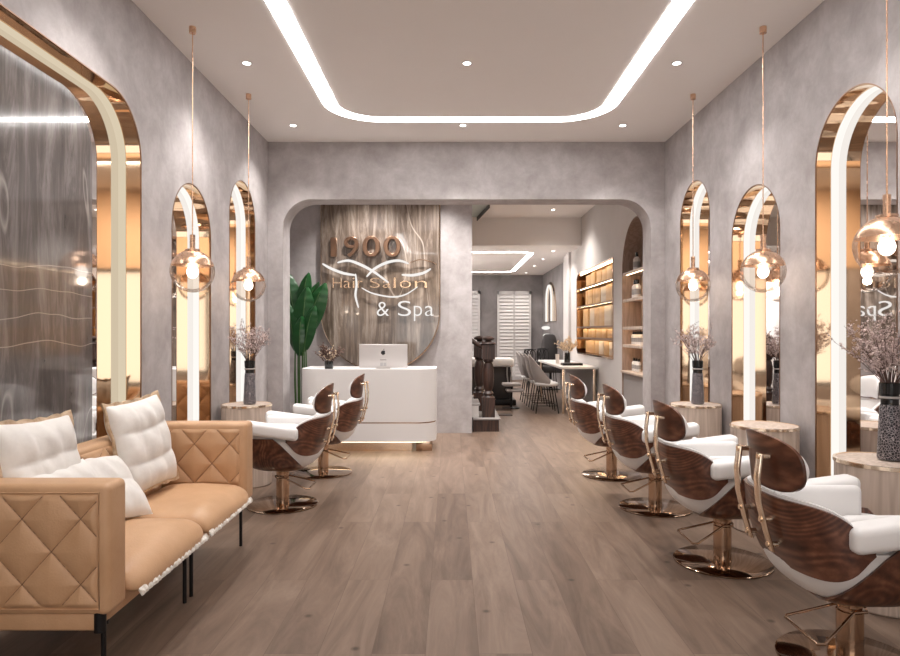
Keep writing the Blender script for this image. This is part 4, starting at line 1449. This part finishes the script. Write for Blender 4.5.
# things on the counter table
tv = empty('table_bouquet', (2.36, 13.2, 0.86), 'cream and dark flowers in a black vase on the white counter table', 'flowers')
MB().lathe([(0, 0), (0.055, 0), (0.06, 0.02), (0.055, 0.22), (0.045, 0.22), (0.04, 0.2), (0, 0.2)], seg=24, cap=False).build('flower_vase', 'black_gloss', tv)
st, bl = blossom(77, 26, 0.36, 0.25, 0.2, 0.9, 0.016)
st.build('flower_stems', 'twig', tv, recalc=False)
bl.build('flower_heads', 'cream_petal', tv, recalc=False, smooth=False)
o = MB().box(-0.19, 0.19, -0.13, 0.13, 0, 0.045).build('appointment_book', 'black_metal', bevel=0.004)
o.location = (2.32, 12.5, 0.86)
tag(o, 'flat dark book lying on the near end of the white counter table', 'book')
o = MB().lathe([(0, 0), (0.035, 0), (0.04, 0.19), (0.034, 0.19), (0.03, 0.02), (0, 0.02)], seg=20, cap=False).build('white_tumbler', 'bottle_white')
o.location = (2.16, 13.2, 0.86)
tag(o, 'tall white tumbler left of the black flower vase', 'cup')

# wire baskets on the table's far end
wb = empty('wire_chair', (1.98, 15.65, 0), 'black looped wire chair beyond the row of grey counter chairs', 'chair', 'black wire chairs')
wr = MB()
for k in range(7):
    t = -1.2 + 2.4 * k / 6
    c = Vector((0.05 - 0.26 * math.cos(t), 0.28 * math.sin(t), 0.92))
    tx_ = Vector((math.sin(t), math.cos(t), 0))
    wr.tube([c + tx_ * (0.075 * math.cos(a)) + Vector((0, 0, 0.15 * math.sin(a))) for a in [2 * PI * q / 14 for q in range(14)]], 0.010, 6, closed=True)
wr.tube([(0.05 - 0.27 * math.cos(-1.5 + 3 * k / 12), 0.29 * math.sin(-1.5 + 3 * k / 12), 1.08) for k in range(13)], 0.011, 6)
wr.build('wire_back', 'black_metal', wb)
MB().lathe([(0, 0.72), (0.24, 0.72), (0.26, 0.76), (0.24, 0.80), (0, 0.80)], c=(0.05, 0), seg=28, cap=False).build('seat', 'dark_fabric', wb)
for sx in (-1, 1):
    for sy_ in (-1, 1):
        MB().tube([(0.05 + 0.15 * sx, 0.15 * sy_, 0.73), (0.05 + 0.2 * sx, 0.2 * sy_, 0)], 0.010, 8).build('leg', 'black_metal', wb)
dup(wb, (2.38, 16.3, 0), 'second black wire chair, right one behind the white table')
dc_ = empty('dark_armchair', (2.60, 17.2, 0), 'tall dark upholstered chair behind the flowers on the counter table', 'chair')
MB().grid(lambda u, v_: (0.22 * math.cos(2 * PI * u) * max(0, math.cos((v_ - .5) * PI)) ** .5, 0.1 * math.sin(2 * PI * u) * max(0, math.cos((v_ - .5) * PI)) ** .5 - 0.0, 1.02 + 0.43 * math.sin((v_ - .5) * PI)), 28, 16, wrap=True).build('backrest', 'dark_fabric', dc_, angle=70)
MB().box(-0.27, 0.27, -0.5, 0.02, 0.45, 0.62).build('seat', 'dark_fabric', dc_, bevel=0.04, seg=3)
MB().lathe([(0, 0), (0.25, 0), (0.25, 0.02), (0.04, 0.04), (0.035, 0.45), (0, 0.45)], c=(0, -.2), seg=28, cap=False).build('pedestal', 'black_metal', dc_)

# pedicure seats at left of the far room
pc = empty('pedicure_chair', (1.05, 13.6, 0), 'white cushioned pedicure seat on a dark base beyond the newel post', 'chair', 'pedicure seats')
MB().box(-0.25, 0.25, -0.28, 0.28, 0.78, 0.96).build('seat_cushion', 'white_leather', pc, bevel=0.06, seg=4, angle=60)
MB().box(-0.21, 0.21, -0.24, 0.24, 0.12, 0.78).build('pedestal', 'dark_fabric', pc, bevel=0.03)
MB().tube([(0.17, -0.27, 0.80), (0.19, -0.30, 0.66), (0.17, -0.29, 0.45), (0.12, -0.28, 0.44), (0.10, -0.28, 0.62), (0.10, -0.27, 0.80)], 0.014, 8).build('side_handle', 'silver', pc)
MB().box(-0.28, 0.28, -0.36, 0.3, 0.0, 0.12).build('base', 'black_metal', pc, bevel=0.02)
dup(pc, (0.44, 13.6, 0), 'white cushioned seat mostly hidden by the newel post and wall')
fo = empty('foot_stool', (1.18, 12.8, 0), 'low grey foot rest between the newel post and the counter chairs', 'footrest')
MB().box(-0.17, 0.19, -0.17, 0.17, 0.44, 0.50).build('pad', 'grey_fabric', fo, bevel=0.025, seg=3)
MB().box(-0.1, 0.24, -0.2, 0.15, 0.33, 0.38).build('lower_pad', 'grey_fabric', fo, bevel=0.02, seg=3)
MB().tube([(0, 0, 0), (0.02, 0, 0.44)], 0.022, 12).lathe([(0, 0), (0.17, 0), (0.17, 0.015), (0, 0.03)], seg=24, cap=False).build('stand', 'black_metal', fo)
for k, (x0, x1, y, l) in enumerate(((0.62, 1.15, 12.55, 'dark floor mat in front of the pedicure seat'), (0.72, 1.1, 11.75, 'narrow dark floor mat nearest the stairs'))):
    o = MB().box(-(x1 - x0) / 2, (x1 - x0) / 2, -0.13, 0.13, 0.0, 0.012).build('floor_mat', 'mahogany', bevel=0.002)
    o.location = ((x0 + x1) / 2, y, 0)
    tag(o, l, 'mat')

# small arched mirror and basin lights on the far right wall
fm = empty('arched_wall_mirror', (2.72 * SC, 18.8, 0), 'small glinting arched mirror on the far room wall beside the louvred door', 'mirror')
am = arch(17.8, 19.9, 2.95, 1.03, n=14, z0=1.80)
MB().prism(am, [], lambda a, b_, d: (d - 2.72 * SC, a - 18.8, b_), 2.72 * SC - 0.02, 2.72 * SC - 0.002).build('mirror_glass', 'bronze_mirror', fm, smooth=False)
am2 = [(p[0], p[1]) for p in am]
MB().tube([(-0.03, p[0] - 18.8, p[1]) for p in arch(18.5, 19.5, 2.85, 0.49, n=12, z0=1.81)], 0.035, 8).build('light_tube', 'niche_led', fm)
for k, (y, z, l) in enumerate(((19.0, 1.62, 'upper white oval wall light under the far arched mirror'), (18.7, 1.40, 'lower white oval wall light under the far arched mirror'))):
    o = MB().grid(lambda u, v_: (0.12 * math.cos(2 * PI * u) * math.cos((v_ - .5) * PI), 0.24 * math.sin(2 * PI * u) * math.cos((v_ - .5) * PI), 0.055 * math.sin((v_ - .5) * PI)), 24, 10, wrap=True).build('oval_wall_light', 'niche_led')
    o.location = (2.77, y, z)
    tag(o, l, 'wall light', 'oval wall lights')
